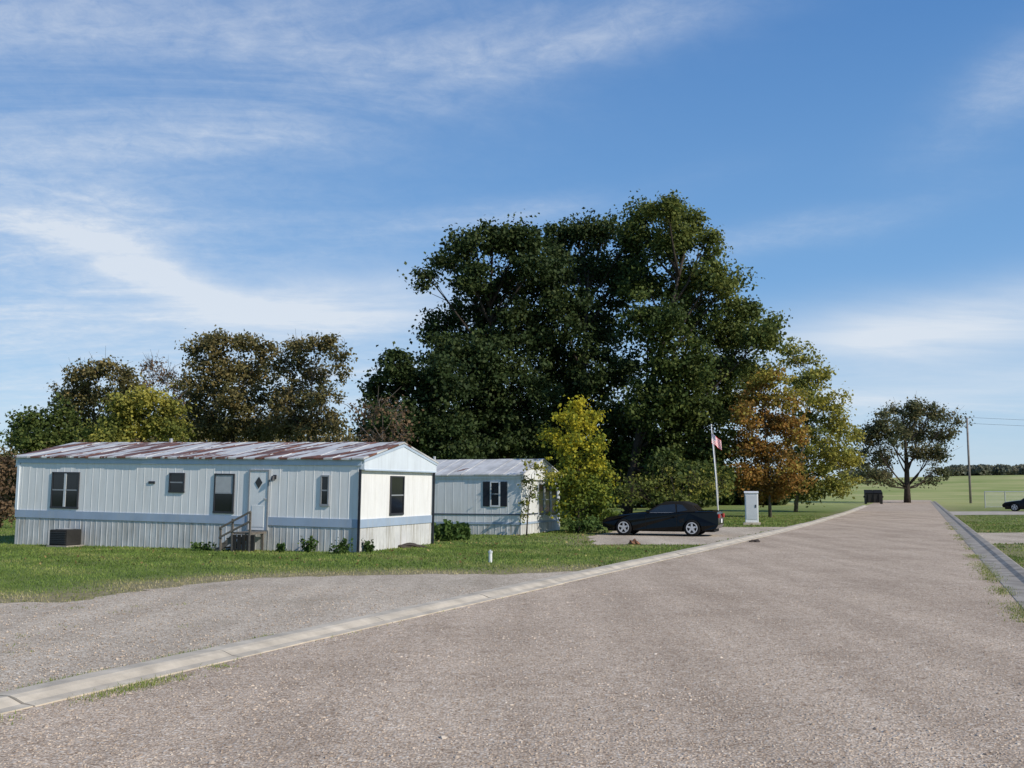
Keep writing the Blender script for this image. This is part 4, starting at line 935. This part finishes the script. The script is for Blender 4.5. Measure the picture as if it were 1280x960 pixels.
# ------------------------------------------------------------------ weeds and shrubs by the homes
def weed(px, py, dy, w, h, label, seed, mat='l_weed', n=420, leaf=0.08, name='weed_clump', cat='weeds', group='weeds along the skirting'):
    rng = np.random.default_rng(seed); b0 = G(px, py)+Vector((0, dy, 0))
    root = empty(name, b0); tag(root, label, cat, group)
    mb = MB(); tips = []
    for k in range(10):
        e = Vector((rng.normal(0, w*0.45), rng.normal(0, w*0.2), h*rng.uniform(0.5, 1.0))); s0 = Vector((e.x*0.4, e.y*0.4, -0.02))
        mb.tube([s0, s0.lerp(e, 0.5)+Vector((0, 0, 0.05)), e], [0.008, 0.006, 0.003], 4, False); tips.append((s0, e))
    mb.build('stem', M['l_weed'], root)
    idx = rng.integers(0, 10, n); f = rng.uniform(0.15, 1.05, n)
    p = np.array([tips[i][0].lerp(tips[i][1], float(t)) for i, t in zip(idx, f)])+rng.normal(0, w*0.12, (n, 3))
    p[:, 2] = np.abs(p[:, 2])
    np_mesh('foliage', leaf_verts(p, unit(rng.normal(size=(n, 3))+np.array([0, 0, .5])), leaf, rng), 4, M[mat], np.clip(rng.normal(0.4, 0.25, n), 0, 1), root)
weed(386, 690, -0.1, 0.3, 0.5, 'leafy weeds at the skirting, second clump right of the steps', 41, n=260)
weed(352, 690, -0.1, 0.25, 0.25, 'low weeds at the skirting just right of the steps', 42, n=200)
weed(430, 692, -0.1, 0.4, 0.42, 'leafy weeds at the skirting near the front corner of the long home', 43, n=280)
weed(462, 690, -0.2, 0.25, 0.35, 'weeds at the foot of the end wall of the long home', 44, n=200)
weed(250, 689, 0.3, 0.5, 0.18, 'low weeds at the skirting left of the steps', 45, n=260)
weed(555, 676, 0, 0.6, 0.62, 'broad-leaved plant between the two homes, left one of the pair', 46, leaf=0.22, n=380, name='leafy_plant', cat='plant', group='broad-leaved plants between the homes')
weed(580, 675, 0, 0.5, 0.5, 'broad-leaved plant between the two homes, right one of the pair', 47, leaf=0.22, n=300, name='leafy_plant', cat='plant', group='broad-leaved plants between the homes')
make_tree('climbing_vine', 'yellowish vine climbing the front corner of the grey home', 'vine', 658, 40.6,
  [(658, 600, 7, 12), (655, 625, 7, 14), (664, 582, 9, 8, .8), (658, 648, 8, 12), (666, 612, 5, 14), (674, 588, 8, 7, .8), (688, 592, 8, 6, .8)], M['l_yg'], seed=51, tr=0.03, dens=1.2, cr=0.2, leaf=0.09, lpc=22, depth=0.3)
make_tree('shrub', 'low green shrub beside the right end of the grey home', 'shrub', 722, 42.5,
  [(712, 655, 10, 7), (725, 655, 16, 8), (740, 655, 14, 8)], M['l_weed'], seed=52, tr=0.04, dens=2, cr=0.25, leaf=0.09, lpc=45, depth=0.5)
# ------------------------------------------------------------------ sun, sky, camera
SUN_AZ = math.atan2(0.82, -0.57); SUN_EL = Rd(33)
sd = Vector((math.sin(SUN_AZ)*math.cos(SUN_EL), math.cos(SUN_AZ)*math.cos(SUN_EL), math.sin(SUN_EL)))
ld_ = bpy.data.lights.new('sun', 'SUN'); ld_.energy = 4.0; ld_.angle = Rd(0.5); ld_.color = (1.0, 0.94, 0.84)
so = bpy.data.objects.new('sun', ld_); C.objects.link(so); so.rotation_euler = sd.to_track_quat('Z', 'Y').to_euler(); so.location = (30, -20, 30)
w = bpy.data.worlds.new('World'); scene.world = w; w.use_nodes = True; nt = w.node_tree
BS = 0.12
bg = nt.nodes['Background']; bg.inputs[1].default_value = BS
sky = N(nt, 'ShaderNodeTexSky', sky_type='NISHITA'); sky.sun_disc = False; sky.sun_elevation = SUN_EL; sky.sun_rotation = SUN_AZ
sky.air_density = 1.0; sky.dust_density = 0.4; sky.ozone_density = 2.0
tc = N(nt, 'ShaderNodeTexCoord'); sx = N(nt, 'ShaderNodeSeparateXYZ'); nt.links.new(tc.outputs['Generated'], sx.inputs[0])
X_, Y_, Z_ = sx.outputs
az = math_(nt, 'ARCTAN2', X_, Y_); el = math_(nt, 'ARCSINE', Z_)
# clear-air blue, deepening with height
airc = ramp(nt, math_(nt, 'MAXIMUM', Z_, 0.0), [(0.0, (0.54, 0.71, 0.87)), (0.07, (0.37, 0.59, 0.85)), (0.20, (0.175, 0.40, 0.75)), (0.42, (0.085, 0.255, 0.60)), (1.0, (0.04, 0.14, 0.41))])
sc_ = N(nt, 'ShaderNodeVectorMath', operation='SCALE'); nt.links.new(airc, sc_.inputs[0]); sc_.inputs['Scale'].default_value = 1/BS
base_sky = mixc(nt, 0.78, sky.outputs[0], sc_.outputs[0])
zz = math_(nt, 'ADD', math_(nt, 'MAXIMUM', Z_, 0.0), 0.16)
cu = math_(nt, 'DIVIDE', X_, zz); cv = math_(nt, 'DIVIDE', Y_, zz)
cmb = N(nt, 'ShaderNodeCombineXYZ'); nt.links.new(cu, cmb.inputs[0]); nt.links.new(cv, cmb.inputs[1])
mp = N(nt, 'ShaderNodeMapping'); mp.inputs['Rotation'].default_value = (0, 0, Rd(-42)); mp.inputs['Scale'].default_value = (0.65, 1.9, 1); nt.links.new(cmb.outputs[0], mp.inputs[0])
wisps = noise(nt, mp.outputs[0], 1.3, 12, 0.62, 0.8)
fine = noise(nt, cmb.outputs[0], 17, 6, 0.7, 0.4)
def pol(px, py):
    d = ray(px, py).normalized(); return math.atan2(d.x, d.y), math.asin(d.z)
wob = noise(nt, tc.outputs['Generated'], 3.2, 8, 0.6)
wob2 = math_(nt, 'MULTIPLY', math_(nt, 'SUBTRACT', wob, 0.5), 0.24)
def cloud_field(specs, damp):
    total = None
    for (px, py, a_, b_, ang, stg) in specs:
        a0, e0 = pol(px, py); ca, sa = math.cos(Rd(ang)), math.sin(Rd(ang))
        du = math_(nt, 'ADD', math_(nt, 'SUBTRACT', az, a0), math_(nt, 'MULTIPLY', wob2, damp))
        dv = math_(nt, 'ADD', math_(nt, 'SUBTRACT', el, e0), math_(nt, 'MULTIPLY', wob2, 0.35*damp))
        u = math_(nt, 'DIVIDE', math_(nt, 'ADD', math_(nt, 'MULTIPLY', du, ca), math_(nt, 'MULTIPLY', dv, sa)), a_/F)
        v = math_(nt, 'DIVIDE', math_(nt, 'SUBTRACT', math_(nt, 'MULTIPLY', dv, ca), math_(nt, 'MULTIPLY', du, sa)), b_/F)
        d2 = math_(nt, 'ADD', math_(nt, 'MULTIPLY', u, u), math_(nt, 'MULTIPLY', v, v))
        g = math_(nt, 'MULTIPLY', math_(nt, 'EXPONENT', math_(nt, 'MULTIPLY', d2, -1.6)), stg)
        total = g if total is None else math_(nt, 'ADD', total, g)
    return total
veil = cloud_field([(120, 110, 560, 200, 12, 0.66), (430, 130, 520, 60, 16, 0.5), (40, 300, 260, 170, -14, 0.6), (1250, 120, 110, 50, 24, 0.5), (980, 290, 260, 24, 8, 0.4), (640, 40, 420, 50, 8, 0.45), (560, 290, 260, 26, 10, 0.35), (220, 450, 480, 90, 0, 0.7), (800, 520, 900, 60, 0, 0.5)], 1.0)
bank = cloud_field([(200, 330, 150, 30, -16, 0.85), (390, 385, 260, 46, 4, 0.95), (1190, 405, 290, 50, 5, 1.15), (1220, 480, 240, 26, 2, 0.7)], 0.6)
wz = ramp(nt, wisps, [(0.32, (0.16, 0.16, 0.16)), (0.50, (0.5, 0.5, 0.5)), (0.68, (1.1, 1.1, 1.1))])
fz = ramp(nt, fine, [(0.32, (0.64, 0.64, 0.64)), (0.68, (1.22, 1.22, 1.22))])
bz_ = ramp(nt, wisps, [(0.34, (0.55, 0.55, 0.55)), (0.6, (1.0, 1.0, 1.0))])
cm = math_(nt, 'ADD', math_(nt, 'MULTIPLY', math_(nt, 'MULTIPLY', veil, wz), fz), math_(nt, 'MULTIPLY', bank, bz_), True)
cm = math_(nt, 'MULTIPLY', cm, 0.82, True)
skc = mixc(nt, cm, base_sky, (6.5, 6.9, 7.4))
nt.links.new(skc, bg.inputs[0])
cam = bpy.data.cameras.new('camera'); cam.sensor_width = 36; cam.lens = 36*F/1280; cam.clip_end = 6000; cam.clip_start = 0.1
co = bpy.data.objects.new('camera', cam); C.objects.link(co); co.location = (0, 0, CH); co.rotation_euler = (Rd(90)+PITCH, 0, 0)
scene.camera = co
scene.view_settings.view_transform = 'Standard'; scene.view_settings.look = 'None'; scene.view_settings.exposure = 0
